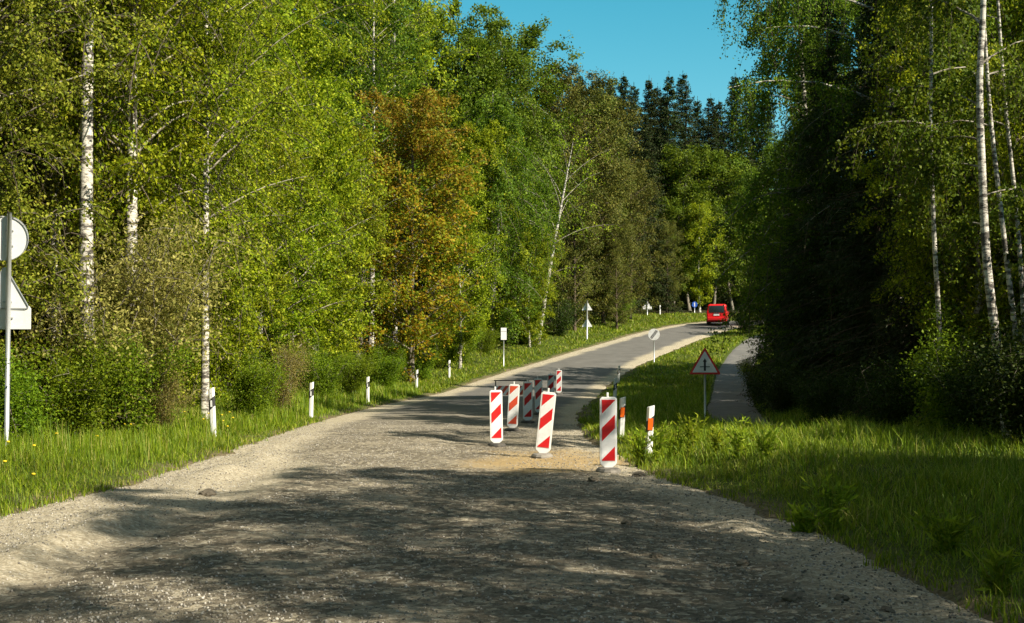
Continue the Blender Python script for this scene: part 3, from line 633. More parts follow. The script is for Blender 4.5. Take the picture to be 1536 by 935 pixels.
# more depth on the right
GR = 'dark trees deep in the right wood'
for i in range(16):
    Yv = 34 + (i % 8) * 4.6; x = .27 * Yv + 4.5 + 4.5 * (i // 8) + r.random() * 2
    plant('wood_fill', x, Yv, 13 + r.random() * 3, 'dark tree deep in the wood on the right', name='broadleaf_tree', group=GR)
for i, (x, Yv, H) in enumerate([(13.3, 62, 12), (15.2, 68, 11), (24, 96, 9), (27, 101, 11), (31, 106, 12), (37, 110, 13), (44, 113, 14), (20, 70, 9)]):
    plant('green_mid', x, Yv, H, 'green tree farther along the right side of the path', name='broadleaf_tree', group='trees farther along the path')
# trees beside and behind the camera on the right; they throw the shade on the foreground
for i, (x, Yv, H) in enumerate([(9.5, 11.0, 12), (8.8, 7.2, 14), (10.5, 3.8, 15), (8.6, 0.2, 14), (12.5, -2.5, 14), (9.5, -5.5, 13), (14.5, 7.5, 14), (15, 1.5, 15), (12.0, 10.8, 12), (7.6, 4.4, 10)]):
    plant('caster', x, Yv, H, 'birch beside the camera on the right, outside the picture', name='birch_tree', group='birches right of the camera')

for i, (x, Yv, H) in enumerate([(7.4, 15.6, 3.6), (8.6, 13.6, 4.2), (7.2, 12.3, 3.6), (7.0, 10.2, 3.8), (6.6, 8.0, 3.6), (9.6, 17.2, 3.6), (6.4, 5.6, 3.6), (11.6, 18.6, 3.6), (9.8, 18.4, 3.0), (12.2, 24.6, 5.2), (10.6, 22.4, 3.2), (14.8, 22.4, 6.2), (9.7, 20.4, 3.0), (10.4, 19.0, 4.2), (8.9, 18.6, 3.4), (11.2, 21.6, 4.4)]):  # unseen bushes put in only to throw shade on the right verge
    plant('bush_dark', x, Yv, H, 'tall bush added outside the picture to shade the right verge', cat='bush', name='bush', group='unseen bushes added to shade the right verge', parts=('stems', 'foliage'), wide=.62)
for i, (x, Yv, H) in enumerate([(-14.5, 14, 15), (-12.5, 9, 16), (-9.8, 5, 15), (-11, 0, 16), (-10, -6, 16), (-16, 12, 17), (-15, 3, 17), (6, -16, 16), (-5, -22, 17), (1, -24, 17), (18, -8, 16), (11, -12, 15)]):
    plant('wood_fill', x, Yv, H, 'leafy tree beside the camera, outside the picture', name='broadleaf_tree', group='trees around the camera')
for i in range(30):
    x = -30 + i * 1.9 + r.random(); Yv = 118 + 22 * r.random() if x < 8 else 141 + r.random() * 4
    plant('bush_dark', x, Yv, 3.2 + r.random() * 2, 'dark undergrowth bush in the wood beyond the bend', cat='bush', name='bush', group='undergrowth bushes beyond the bend', parts=('stems', 'foliage'))

for i, (x, Yv, H) in enumerate([(13.2, 22.0, 9), (12.2, 26.2, 8), (12.4, 19.3, 8), (12.6, 30, 11), (14.2, 33.5, 12), (13.4, 37.5, 12)]):  # trees put in as shade casters for the right verge and the path
    plant('wood_fill', x, Yv, H, 'young dark tree added at the edge of the right wood for its shade', name='broadleaf_tree', group='young trees added for shade at the edge of the right wood', wide=.75)

# --- bushes
GB = 'bushes at the foot of the left wood'
for i, (px, Yv, H, key, lab) in enumerate([
    (30, 20.5, 1.7, 'bush', 'bright green bush right behind the sign post'), (110, 21.8, 1.9, 'bush', 'bright green bush between the sign post and the thick white trunk'),
    (185, 23.5, 2.0, 'bush', 'bright green bush below the white trunk, left of the first roadside post'), (240, 24.0, 1.3, 'bush_pale', 'thin grey green bush left of the first roadside post'),
    (205, 24.8, 4.1, 'bush_pale', 'pale yellow tall shrub in front of the white trunks'), (150, 23.6, 3.9, 'bush_pale', 'pale yellow tall shrub beside the thick white trunk'),
    (370, 31, 1.7, 'bush', 'green bush between the first and second roadside posts'), (420, 35, 1.9, 'bush_pale', 'thin straggly bush left of the second roadside post'),
    (480, 44, 2.0, 'bush', 'green bush right behind the second roadside post'), (525, 52, 1.9, 'bush', 'green bush left of the third roadside post'),
    (575, 60, 2.0, 'bush', 'green bush under the left side of the copper tree'), (630, 67, 2.2, 'bush', 'green bush under the right side of the copper tree'),
    (690, 76, 2.4, 'bush', 'green bush left of the white rectangular sign'), (790, 88, 3.0, 'bush', 'bright bush right of the white rectangular sign'),
    (840, 95, 2.6, 'bush_dark', 'dark bush left of the pole with two triangle backs'), (930, 108, 2.6, 'bush', 'bush right of the pole with two triangle backs')]):
    plant(key, wx(px, Yv), Yv, H, lab, cat='bush', name='bush', group=GB, parts=('stems', 'foliage'))
for i in range(14):
    Yv = 28 + i * 4.1; x = float(np.interp(Yv, ROAD[:, 1], ROAD[:, 0] - ROAD[:, 2])) - 3.9 - r.random()
    plant('bush', x, Yv, 1.7 + r.random(), 'small green bush under the birches of the left verge', cat='bush', name='bush', group='small bushes under the left birches', parts=('stems', 'foliage'))
for i, (px, Yv, H, key, lab) in enumerate([
    (1172, 35, 1.5, 'bush_dark', 'dark low bush at the foot of the nearest spruce'), (1142, 43, 1.3, 'bush_dark', 'dark bush overhanging the path behind the warning sign'), (1240, 30, 1.4, 'bush_dark', 'dark bush in front of the dark spruces'),
    (1330, 27, 1.5, 'bush_dark', 'dark bush left of the thin trunk in the right wood'), (1425, 22.5, 2.1, 'bush', 'bright leaved sapling catching the sun in the right wood'),
    (1480, 21, 1.5, 'bush_dark', 'dark leafy bush at the foot of the long white trunk'), (1545, 18.5, 1.8, 'bush_dark', 'dark leafy bush at the right edge'),
    (1140, 60, 1.6, 'bush', 'green bush beside the path beyond the warning sign'), (1122, 100, 2.4, 'bush_dark', 'dark bush between the path and the road below the red van')]):
    plant(key, wx(px, Yv), Yv, H, lab, cat='bush', name='bush', parts=('stems', 'foliage'))

# --- the white birch stems at the right edge and the hanging boughs
def stem_birch(name, pts, r0, label, limbs, leafn, seed, leafm='birch_leaf', ll=.07):
    rng = np.random.default_rng(seed); P = catmull(pts, 5); base = P[0].copy()
    root = empty(name, (base[0], base[1], gz(base[0], base[1]))); P = P - np.array([base[0], base[1], 0]); 
    nP = len(P); rad = np.linspace(r0, r0 * .45, nP); V, Fq = tube_np(P, rad, 9); BV, BF = [V], [Fq]; MI = [np.zeros(len(Fq))]; b = len(V); C, A = [], []
    for (f, dv, Ln, rise, droop, hang) in limbs:
        k = f * (nP - 1); i0 = int(k); q = P[i0] + (P[min(i0 + 1, nP - 1)] - P[i0]) * (k - i0); dv = np.array([*dv, 0.]); dv /= np.linalg.norm(dv)
        Q = limb_pts(q, dv, Ln, rise, droop, 10, rng, .05); V, Fq = tube_np(Q, np.linspace(.045, .010, 10) * min(1, Ln / 3.5), 6); BV.append(V); BF.append(Fq + b); MI.append(np.ones(len(Fq)) if Ln < 3.5 and leafn > 10 else np.zeros(len(Fq))); b += len(V)
        for j in range(int(9 * Ln)):
            s = .2 + .8 * rng.random(); kk = s * 9; a0 = int(min(kk, 8)); qq = Q[a0] + (Q[a0 + 1] - Q[a0]) * (kk - a0)
            dr = unit(rng.normal(size=3) * np.array([1, 1, .5]) + dv * .5); tl = rng.uniform(.4, 1.1)
            T = limb_pts(qq, dr, tl * .6, .1, 1.7 * hang, 4); V, Fq = tube_np(T, np.array([.008, .006, .004, .002]), 3); BV.append(V); BF.append(Fq + b); MI.append(np.full(len(Fq), 2)); b += len(V)
            m_ = int(leafn * rng.uniform(.4, 1.6)); w = rng.random(m_) * 3; i1 = np.minimum(w.astype(int), 2); ff = (w - i1)[:, None]
            C.append(T[i1] * (1 - ff) + T[i1 + 1] * ff + rng.normal(size=(m_, 3)) * .07); A.append(rng.normal(size=(m_, 3)) + np.array([0, 0, -1.]))
    off = np.array([0, 0, root.location[2]])
    link('trunk', quad_mesh('trunk', np.vstack(BV) - off, np.vstack(BF), [M['birch_bark'], M['limb_bark'], M['twig_bark']], True, mi=np.concatenate(MI)), root)
    LV, LF = leaves_np(rng, np.vstack(C), np.vstack(A), ll, ll * .72); link('crown', quad_mesh('crown', LV - off, LF, M[leafm]), root)
    return tag(root, label, 'tree')
def pp(px, py, Y): return (wx(px, Y), Y, top_z(py, Y))
Yb = 20.5
stem_birch('birch_tree', [(*pp(1512, 700, Yb)[:2], -.1), pp(1500, 560, Yb), pp(1482, 400, Yb), pp(1476, 250, Yb), pp(1474, 120, Yb), pp(1482, -20, Yb), pp(1490, -300, Yb)], .085,
           'birch with the long white trunk near the right edge', [(.62, (-1, .6), 1.4, .8, .5, 1), (.66, (.2, 1), 1.3, .8, .5, 1), (.7, (1, .3), 1.6, .8, .5, 1), (.55, (-.5, 1), 1.5, .5, .6, 1), (.78, (-.8, .9), 1.9, 1.0, .6, 1.2), (.85, (-.4, 1), 2.0, 1., .5, 1), (.93, (1, -.3), 2.0, 1., .5, 1), (.5, (-.6, .7), 1.3, .4, .5, 1), (.45, (1, .1), 1.2, .4, .4, 1), (.4, (-.3, 1), 1.2, .4, .4, 1)], 90, 401, 'green_leaf')
for i, (pxs, Yv, r_, lab) in enumerate([((1540, 1525, 1505, 1488, 1478), 22.5, .06, 'slim lit birch stem leaning left at the right edge'), ((1545, 1538, 1528, 1512, 1500), 23.5, .055, 'second slim lit birch stem at the right edge'),
                                   ((1412, 1410, 1402, 1400, 1404), 23.0, .055, 'thin mottled trunk standing in the shade left of the bright sapling')]):
    stem_birch('birch_tree', [(*pp(pxs[0], 690, Yv)[:2], -.1), pp(pxs[1], 520, Yv), pp(pxs[2], 330, Yv), pp(pxs[3], 150, Yv), pp(pxs[4], -60, Yv)], r_, lab,
               [(.7, (-1, .2), 1.5, .4, .5, 1), (.8, (1, .2), 1.6, .4, .4, 1), (.9, (-.3, 1), 1.6, .5, .5, 1), (.95, (-.6, -1), 1.6, .5, .5, 1), (.55, (.3, .8), 1.2, .3, .4, 1)], 60, 410 + i, 'green_leaf')
stem_birch('birch_tree', [(wx(-30, 22.5), 22.5, -.1), (wx(-26, 22.5), 22.5, 4), (wx(-20, 22.5), 22.5, 8), (wx(-20, 22.5), 22.5, 11)], .12, 'nearly bare birch with pale boughs curving in at the top left edge',
           [(.42, (1, -.2), 1.9, .15, .1, .5), (.52, (1, .1), 2.3, .2, -.1, .5), (.60, (1, -.1), 2.2, .5, .1, .5), (.66, (1, .3), 2.6, .9, .3, .5), (.72, (1, -.3), 2.8, .5, .2, .5)], 5, 430, 'olive_leaf')
# the tall birch whose pale boughs reach left over the path
stem_birch('birch_tree', [(wx(1352, 33), 33, -.1), (wx(1347, 33), 33, 5), (wx(1337, 33), 33, 9), (wx(1330, 33), 33, 13)], .16, 'tall birch with pale boughs reaching left over the path towards the sky',
           [(.60, (-1, -.15), 4.4, .42, .35, 1.1), (.70, (-1, .2), 3.6, .75, .5, 1.2), (.80, (-1, -.2), 4.6, .5, .45, 1.6), (.88, (-1, .1), 4.4, .45, .5, 1.9), (.95, (-.9, -.4), 4.2, .4, .55, 1.9), (.98, (-1, .4), 3.8, .5, .5, 1.8),
            (.7, (.2, -1), 2.4, .5, .6, 1.2), (.85, (.8, -.5), 2.6, .5, .6, 1.2), (.62, (.7, -.7), 2.0, .5, .6, 1.2)], 60, 420, 'green_leaf')

# ------------------------------------------------------------------ grass
def blades(n_try, xr, yr, dens, hmin, hmax, width, seed, bend=.5, low=.35):
    rng = np.random.default_rng(seed); x = rng.uniform(*xr, n_try); y = yr[0] + (yr[1] - yr[0]) * rng.random(n_try) ** 1.5
    d, s, _, _ = dist_line(x, y, ROAD); dp, _, _, _ = dist_line(x, y, PATH)
    k = dens(x, y, d, s, dp) > rng.random(n_try); x, y, d, s = x[k], y[k], d[k], s[k]; z = ground_h(x, y, d, s) + .04
    n = len(x); h = (hmin + (hmax - hmin) * rng.random(n) ** 1.8) * (.35 + 1.2 * vnoise(x * 1.1, y * 1.1, seed) ** 1.4 + .3 * vnoise(x * 4, y * 4, seed + 1)) * smooth(-.2, .7, d).clip(low, 1); a = rng.random(n) * 6.283
    dv = np.stack([np.cos(a), np.sin(a), np.zeros(n)], -1); sd_ = np.stack([-np.sin(a), np.cos(a), np.zeros(n)], -1)
    b = bend * rng.random((n, 1)) * h[:, None]; w = (width * rng.uniform(.6, 1.3, n) * (1 + np.maximum(y - 18, 0) / 16))[:, None]
    P0 = np.stack([x, y, z - .03], -1); up = np.array([0, 0, 1.]) * h[:, None]
    P1 = P0 + up * .55 + dv * b * .25; P2 = P0 + up * .97 + dv * b
    V = np.stack([P0 - sd_ * w, P0 + sd_ * w, P1 + sd_ * w * .75, P1 - sd_ * w * .75, P2 + sd_ * w * .12, P2 - sd_ * w * .12], 1).reshape(-1, 3)
    I = 6 * np.arange(n)[:, None]; Fq = np.stack([I + [0, 1, 2, 3], I + [3, 2, 4, 5]], 1).reshape(-1, 4); return V, Fq
def dl(x, y, d, s, dp): return (s < 0) * smooth(-.15, .35, d + .3 * fbm(x * 1.5, y * 1.5, 51)) * (1 - .8 * smooth(2.8, 4.5, d)) * (d < 8)
def dr_(x, y, d, s, dp): return (s > 0) * smooth(-.15, .4, d + .35 * fbm(x * 1.5, y * 1.5, 52)) * (dp > -.05) * (1 - .75 * smooth(6.5, 9, d)) * (d < 14)
V, Fq = blades(150000, (-12.5, -4), (10, 62), dl, .10, .38, .0045, 61)
tag(link('verge_grass', quad_mesh('verge_grass', V, Fq, M['grass'])), 'sunlit green grass on the left verge under the roadside posts', 'grass', kind='stuff')
V, Fq = blades(230000, (1.4, 15), (5.5, 60), dr_, .08, .29, .0055, 62, 1.1)
tag(link('verge_grass', quad_mesh('verge_grass', V, Fq, M['grass'])), 'long shaded grass on the right verge between the road and the dark wood', 'grass', kind='stuff')
V, Fq = blades(260000, (-9, 30), (58, 132), lambda x, y, d, s, dp: (dp > 0) * smooth(-.1, .3, d) * (d < 7), .08, .24, .006, 63, 1.0)
tag(link('verge_grass', quad_mesh('verge_grass', V, Fq, M['grass'])), 'short bright grass on both sides of the far road', 'grass', kind='stuff')
V, Fq = blades(330000, (-8.5, 8), (6, 34), lambda x, y, d, s, dp: smooth(-.22, .12, d + .25 * fbm(x * 2.2, y * 2.2, 53)) * (d < 2.6) * (dp > -.05), .06, .20, .006, 64, 1.1, .75)
tag(link('short_grass', quad_mesh('short_grass', V, Fq, M['grass'])), 'short grass creeping over both edges of the gravel in the foreground', 'grass', kind='stuff')
# tall weeds on the right verge
def weed(x, y, H, label, seed, n=64, spread=.24):
    rng = np.random.default_rng(seed); C = []; Vs, Fs, b = [], [], 0
    for i in range(9):
        a = rng.random() * 6.28; l = spread * rng.random(); P = np.array([[0, 0, -.03], [math.cos(a) * l * .5, math.sin(a) * l * .5, H * .5], [math.cos(a) * l * 1.2, math.sin(a) * l * 1.2, H * rng.uniform(.7, 1)]])
        V, Fq = tube_np(P, np.array([.006, .005, .003]), 4); Vs.append(V); Fs.append(Fq + b); b += len(V)
        w = rng.random(n // 2) * 2; i0 = np.minimum(w.astype(int), 1); f = (w - i0)[:, None]; C.append(P[i0] * (1 - f) + P[i0 + 1] * f + rng.normal(size=(n // 2, 3)) * np.array([.045, .045, .04]))
    root = empty('weed_plant', (x, y, gz(x, y))); link('stems', quad_mesh('weed_stems', np.vstack(Vs), np.vstack(Fs), M['grass']), root)
    C = np.vstack(C); C[:, 2] = np.maximum(C[:, 2], .03); LV, LF = leaves_np(rng, C, unit(C * np.array([1, 1, 0]) + rng.normal(size=C.shape) * .1) + np.array([0, 0, .7]), .12, .028, .6)
    link('foliage', quad_mesh('weed_foliage', LV, LF, M['weed_leaf']), root); tag(root, label, 'weed', 'tall weeds on the right verge')
for i, (px, py, H, lab) in enumerate([(962, 700, .55, 'sunlit weed clump right of the nearest red and white beacon'), (985, 702, .75, 'tallest sunlit weed under the orange banded post'), (1010, 696, .6, 'bright weed between the orange banded post and the warning sign'),
        (1040, 690, .75, 'bright weed in front of the warning sign pole'), (1075, 690, .5, 'lit weed just right of the warning sign pole'), (1110, 692, .6, 'lit weed clump in front of the path'),
        (1150, 694, .5, 'lit weed at the edge of the dark wood'), (1245, 798, .55, 'single bright weed standing in the shaded grass'), (1500, 900, .4, 'leafy weed at the bottom right corner'), (1420, 840, .4, 'low leafy weed in the grass left of the bottom right corner'), (1205, 800, .25, 'low weed on the road edge left of the single bright weed')]):
    x, y = at(px, py); weed(x, y, H, lab, 500 + i)
# dandelions in the left verge
rngf = np.random.default_rng(9)
for i in range(26):
    y = 15 + 16 * rngf.random() ** 1.3; xl = float(np.interp(y, ROAD[:, 1], ROAD[:, 0] - ROAD[:, 2])); x = xl - .5 - 2.2 * rngf.random(); z = gz(x, y); h = rngf.uniform(.2, .36)
    root = empty('dandelion', (x, y, z)); s = MB(); s.tube([(0, 0, -.02), (.01, 0, h * .5), (.015, .01, h)], .003, 4); s.build('stalk', M['grass'], root)
    f = MB(); a = [k * math.pi / 5 for k in range(10)]
    for rr, zz_, r2, z2 in ((.022, -.006, .026, .004), (.026, .004, .012, .014)):
        f.add([(rr * math.cos(t) + .015, rr * math.sin(t) + .01, h + zz_) for t in a] + [(r2 * math.cos(t) + .015, r2 * math.sin(t) + .01, h + z2) for t in a], [(k, (k + 1) % 10, (k + 1) % 10 + 10, k + 10) for k in range(10)])
    f.add([(.012 * math.cos(t) + .015, .012 * math.sin(t) + .01, h + .014) for t in a], [tuple(range(10))]); f.build('flower', M['flower'], root)
    tag(root, 'yellow dandelion in the grass of the left verge', 'flower', 'dandelions in the left verge')
# clods of broken asphalt and soil
def clod(px, py, s, label, seed):
    x, y = at(px, py); rng = np.random.default_rng(seed); z = float(road_z(np.array([x]), np.array([y]))[0])
    import bmesh
    bm = bmesh.new(); bmesh.ops.create_icosphere(bm, subdivisions=3, radius=1)
    for v in bm.verts:
        c = v.co; k = 1 + .5 * float(fbm(np.array(c.x * 1.6 + seed), np.array(c.y * 1.6 + c.z * 2.1), seed)) + .18 * float(fbm(np.array(c.x * 6), np.array(c.y * 6 + c.z * 5), seed))
        v.co = Vector((c.x * s * 1.3, c.y * s, c.z * s * .62)) * k
    me = bpy.data.meshes.new('soil_clod'); bm.to_mesh(me); bm.free(); me.materials.append(M['clod']); o = link('soil_clod', me); o.location = (x, y, z + s * .15); o.rotation_euler.z = rng.random() * 6
    tag(o, label, 'clod', 'clods on the broken road')
M['clod'] = plain('crumbled_soil', (.15, .125, .09), .95, dirt=.7, dirtc=(.06, .05, .035), scale=14)
for i, (px, py, s, lab) in enumerate([(312, 741, .09, 'dark clod on the gravel ridge at the left'), (985, 840, .06, 'dark clod in the shaded right lane'), (940, 790, .05, 'small clod in the shaded lane below the nearest beacon'), (1115, 850, .06, 'clod on the rough right edge of the road'),
        (1190, 908, .07, 'larger clod near the bottom right of the road'), (1262, 912, .05, 'small clod right of the larger one near the bottom'), (1330, 915, .05, 'clod nearest the grass at the bottom right'), (890, 725, .07, 'clod left of the foot of the nearest beacon'), (958, 715, .09, 'pale lump of soil right of the foot of the nearest beacon')]):
    clod(px, py, s, lab, 600 + i)

# ------------------------------------------------------------------ beacons, posts and signs
def clip_poly(poly, x0, x1, z0, z1):
    for ax, lim, sg in ((0, x0, 1), (0, x1, -1), (1, z0, 1), (1, z1, -1)):
        out_ = []
        for i in range(len(poly)):
            a, b = poly[i - 1], poly[i]; ia, ib = sg * (a[ax] - lim) >= 0, sg * (b[ax] - lim) >= 0
            if ia != ib:
                t = (lim - a[ax]) / (b[ax] - a[ax]); out_.append((a[0] + (b[0] - a[0]) * t, a[1] + (b[1] - a[1]) * t))
            if ib: out_.append(b)
        poly = out_
        if not poly: return []
    return poly
def beacon(x, y, z, rz, label, tilt=0, red='redfilm', foot='rubber', back=0, w=.25, h=1.0):
    root = empty('traffic_beacon', (x, y, z), rz)
    b = MB(); hw = w / 2; z0 = .10
    b.prism([(-.035, z0 - .075), (.035, z0 - .075), (.05, z0 - .03), (hw - .015, z0 + .02), (hw, z0 + .05), (hw, z0 + h - .03), (hw - .03, z0 + h), (-hw + .03, z0 + h), (-hw, z0 + h - .03), (-hw, z0 + .05), (-hw + .015, z0 + .02), (-.05, z0 - .03)], .022, -.022)
    brd = b.build('board', M['white'], root, .006)
    f = MB(); ix, iz0, iz1 = hw - .03, z0 + .075, z0 + h - .04
    f.prism([(-ix - .008, iz0 - .008), (ix + .008, iz0 - .008), (ix + .008, iz1 + .008), (-ix - .008, iz1 + .008)], -.0245, -.0225); f.build('white_sheeting', M['whitefilm'], brd)
    s = MB(); Hh = iz1 - iz0
    for a0, a1 in ((-.3, .225), (.46, .68), (.98, 1.3)):
        zt, zb = iz1 - a0 * Hh, iz1 - a1 * Hh; W = 2 * ix
        p_ = clip_poly([(-ix, zb), (ix, zb + W), (ix, zt + W), (-ix, zt)], -ix, ix, iz0, iz1)
        if len(p_) > 2: s.prism(p_, -.0275, -.0255)
    s.build('red_stripes', M[red], brd)
    k = MB(); k.box((-.01, 0, z0 + h + .03), (.03, .03, .07)); k.build('lifting_tab', M['white'], brd, .006)
    brd.rotation_euler = (0, tilt, 0); brd.location = (0, 0, -.02)
    ft = MB(); n = 12
    ring = lambda rx, ry, zz: [(rx * math.cos(t * 2 * math.pi / n), ry * math.sin(t * 2 * math.pi / n), zz) for t in range(n)]
    R_ = [ring(.18, .30, -.05), ring(.185, .30, .015), ring(.15, .26, .05), ring(.06, .06, .06)]
    ft.add(sum(R_, []), [(i * n + j, i * n + (j + 1) % n, (i + 1) * n + (j + 1) % n, (i + 1) * n + j) for i in range(3) for j in range(n)] + [tuple(range(n - 1, -1, -1)), tuple(range(3 * n, 4 * n))])
    ft.build('foot', M[foot], root, .004)
    tag(root, label, 'traffic beacon', 'red and white beacons around the dug up lane')
def rz_(x, y): return float(road_z(np.array([x]), np.array([y]))[0])
for px, Yv, tilt, rz, red, foot, lab in [
    (912, 18.5, 0, R(3), 'redfilm', 'concrete', 'nearest and largest red and white beacon, at the right edge of the road'),
    (813, 21.2, R(6), R(-4), 'redfilm', 'concrete', 'sunlit beacon leaning to the right in the middle of the group'),
    (745, 24.6, R(-1), R(8), 'redfilm', 'rubber', 'shaded beacon on a black foot, leftmost of the group'),
    (768, 29.8, R(3), R(-6), 'redfaded', 'rubber', 'sunlit beacon with faded orange red stripes, second from the left'),
    (791.5, 33.5, 0, R(10), 'redfilm', 'rubber', 'shaded beacon between the faded one and the leaning one'),
    (809, 38.5, R(-2), R(-4), 'redfilm', 'rubber', 'beacon mostly hidden behind the leaning one'),
    (825, 47, R(2), R(5), 'redfilm', 'rubber', 'small beacon just right of the top of the leaning one'),
    (838, 57, R(1), R(-8), 'redfilm', 'rubber', 'farthest and smallest beacon of the group')]:
    x = wx(px, Yv); beacon(x, Yv, rz_(x, Yv) + .005, rz, lab, tilt, red, foot)
# low barrier across the dug up lane, behind the faded beacon
xa, Yv = wx(741, 38.5), 38.5; root = empty('road_barrier', (xa, Yv, rz_(xa, Yv)))
for xx_ in (0.05, 1.0):
    q = MB(); q.box((xx_, 0, .5), (.035, .035, 1.06)); q.build('leg', M['steel_dark'], root); q = MB(); q.box((xx_, 0, .0), (.06, .5, .06)); q.build('foot', M['rubber'], root)
q = MB(); q.tube([(0, 0, 1.02), (1.05, 0, 1.02)], .018, 6); q.build('top_rail', M['steel_dark'], root)
q = MB(); q.box((.525, -.035, .72), (1.05, .02, .28)); pl = q.build('plank', M['whitefilm'], root, .003); q = MB()
for k in range(6):
    p_ = clip_poly([(k * .2 - .05, .585), (k * .2 + .05, .585), (k * .2 + .25, .855), (k * .2 + .15, .855)], .01, 1.04, .585, .855)
    if len(p_) > 2: q.prism(p_, -.0485, -.0465)
q.build('red_stripes', M['redfaded'], pl); tag(root, 'low red and white barrier across the dug up lane behind the beacons', 'road barrier')

def delineator(x, y, z, rz, label, orange=False, lean=0, group='white roadside posts'):
    root = empty('roadside_post', (x, y, z), rz); root.rotation_euler[1] = lean
    b = MB(); w = .065
    sec = [(-w, -.02), (-w * .5, -.06), (w * .5, -.06), (w, -.02), (w * .55, .045), (-w * .55, .045)]
    lv = [(-.2, 0), (.62, 0), (.80, 0), (1.0, 0)]
    def ringz(zz, slope, sc_=1): return [(p[0] * sc_, p[1] * sc_, zz + slope * p[0]) for p in sec]
    n = 6; R_ = [ringz(-.2, 0), ringz(1.0, .35)]
    b.add(sum(R_, []), [(j, (j + 1) % n, (j + 1) % n + n, j + n) for j in range(n)] + [tuple(range(n - 1, -1, -1)), tuple(range(n, 2 * n))]); b.build('post', M['white'], root, .004)
    c = MB(); R_ = [ringz(.60, .9, 1.035), ringz(.80, .9, 1.035)]
    c.add(sum(R_, []), [(j, (j + 1) % n, (j + 1) % n + n, j + n) for j in range(n)] + [tuple(range(n - 1, -1, -1)), tuple(range(n, 2 * n))]); bd = c.build('black_band', M['black'], root)
    if orange: q = MB(); q.box((0, -.066, .70), (.085, .008, .20)); q.build('reflector', M['orange'], bd, .002)
    else: q = MB(); q.box((0, -.0655, .70), (.04, .006, .13)); q.build('reflector', M['alu'], bd, .002)
    tag(root, label, 'roadside post', group)
for px, py, Yv, lab, org, ln in [(322, 648, 25.0, 'nearest white post with black band on the left verge', False, -3), (467, 632, 34.5, 'second white post along the left verge', False, 1), (552, 617, 46, 'third white post along the left verge', False, 0),
        (625, 590, 60.5, 'fourth white post along the left verge', False, 1), (674, 572, 69, 'farthest small white post on the left verge before the rectangular sign', False, 0)]:
    x = wx(px, Yv); delineator(x, Yv, top_z(py, Yv) if False else gz(x, Yv), R(-6), lab, org, R(ln))
for px, Yv, lab, org in [(971, 21.5, 'roadside post with orange reflector in the grass right of the nearest beacon', True), (930, 26.0, 'post with orange reflector half hidden behind the nearest beacon', True),
        (921, 45, 'shaded roadside post beyond the nearest beacon on the right', False), (927, 65, 'farther shaded roadside post on the right edge of the road', False)]:
    x = wx(px, Yv); delineator(x, Yv, gz(x, Yv) - (.14 if org else .02), R(4), lab, org, R(3))
x = wx(990, 121); delineator(x, 121, gz(x, 121), 0, 'tiny white post at the far left bend by the white birch stem')

def disc_poly(r, n=28, cz=0): return [(r * math.cos(k * 2 * math.pi / n), cz + r * math.sin(k * 2 * math.pi / n)) for k in range(n)]
def tri_poly(a, cz, rnd=.04):
    h = a * .866; P = [(-a / 2, cz - h / 3), (a / 2, cz - h / 3), (0, cz + 2 * h / 3)]; out_ = []
    for i in range(3):
        p0, p1, p2 = Vector(P[i - 1]), Vector(P[i]), Vector(P[(i + 1) % 3])
        A_, B_ = p1 + (p0 - p1).normalized() * rnd, p1 + (p2 - p1).normalized() * rnd
        for t in (0, .5, 1): out_.append(tuple((A_ * (1 - t) ** 2 + p1 * 2 * t * (1 - t) + B_ * t * t)))
    return out_
def pole(root, h, r=.03):
    q = MB(); q.tube([(0, 0, -.3), (0, 0, h * .5), (0, 0, h)], r, 12); q.build('pole', M['zinc'], root, smooth_=True)
    q = MB(); q.tube([(0, 0, h), (0, 0, h + .015)], r * 1.08, 12); q.build('cap', M['black'], root)
def plate(name, root, poly, y0, y1, face=None):
    q = MB(); q.prism(poly, y0, y1); return q.build(name, M['alu'] if face is None else face, root, .003)
# signs seen from behind on the left
Yv = 19.8; x = wx(12, Yv); z = gz(x, Yv); root = empty('sign_post', (x, Yv, z), R(4)); pole(root, top_z(320, Yv) - z, .038)
zc = lambda py: top_z(py, Yv) - z
pr = plate('round_plate', root, disc_poly(.35, 36, zc(357)), .055, .059); pr.location.x = -.07
for s_ in (-.12, .12):
    q = MB(); q.box((0.06, .047, zc(357) + s_), (.12, .014, .02)); q.build('bracket', M['zinc'], pr)
q = MB(); n = 36; P1 = [(.35 * math.cos(k * 2 * math.pi / n), .04, zc(357) + .35 * math.sin(k * 2 * math.pi / n)) for k in range(n + 1)]; q.tube(P1, .007, 5, cap=False); q.build('rim', M['zinc'], pr)
tp = plate('triangle_plate', root, tri_poly(.78, zc(441) , .05), .055, .059); tp.location.x = -.08
q = MB(); PT = tri_poly(.78, zc(441), .05); q.tube([(p[0], .045, p[1]) for p in PT + [PT[0]]], .008, 5, cap=False); q.build('rim', M['zinc'], tp)
q = MB(); q.box((0.05, .047, zc(453)), (.14, .014, .02)); q.build('bracket', M['zinc'], tp)
rp = plate('rectangle_plate', root, [(-.40, zc(494)), (.33, zc(494)), (.33, zc(463)), (.30, zc(459)), (-.40, zc(459))], .061, .065)
q = MB(); q.box((0.0, .047, zc(477)), (.12, .014, .02)); q.build('bracket', M['zinc'], rp)
tag(root, 'tall sign post at the left edge seen from behind, round, triangular and rectangular plates', 'road sign')
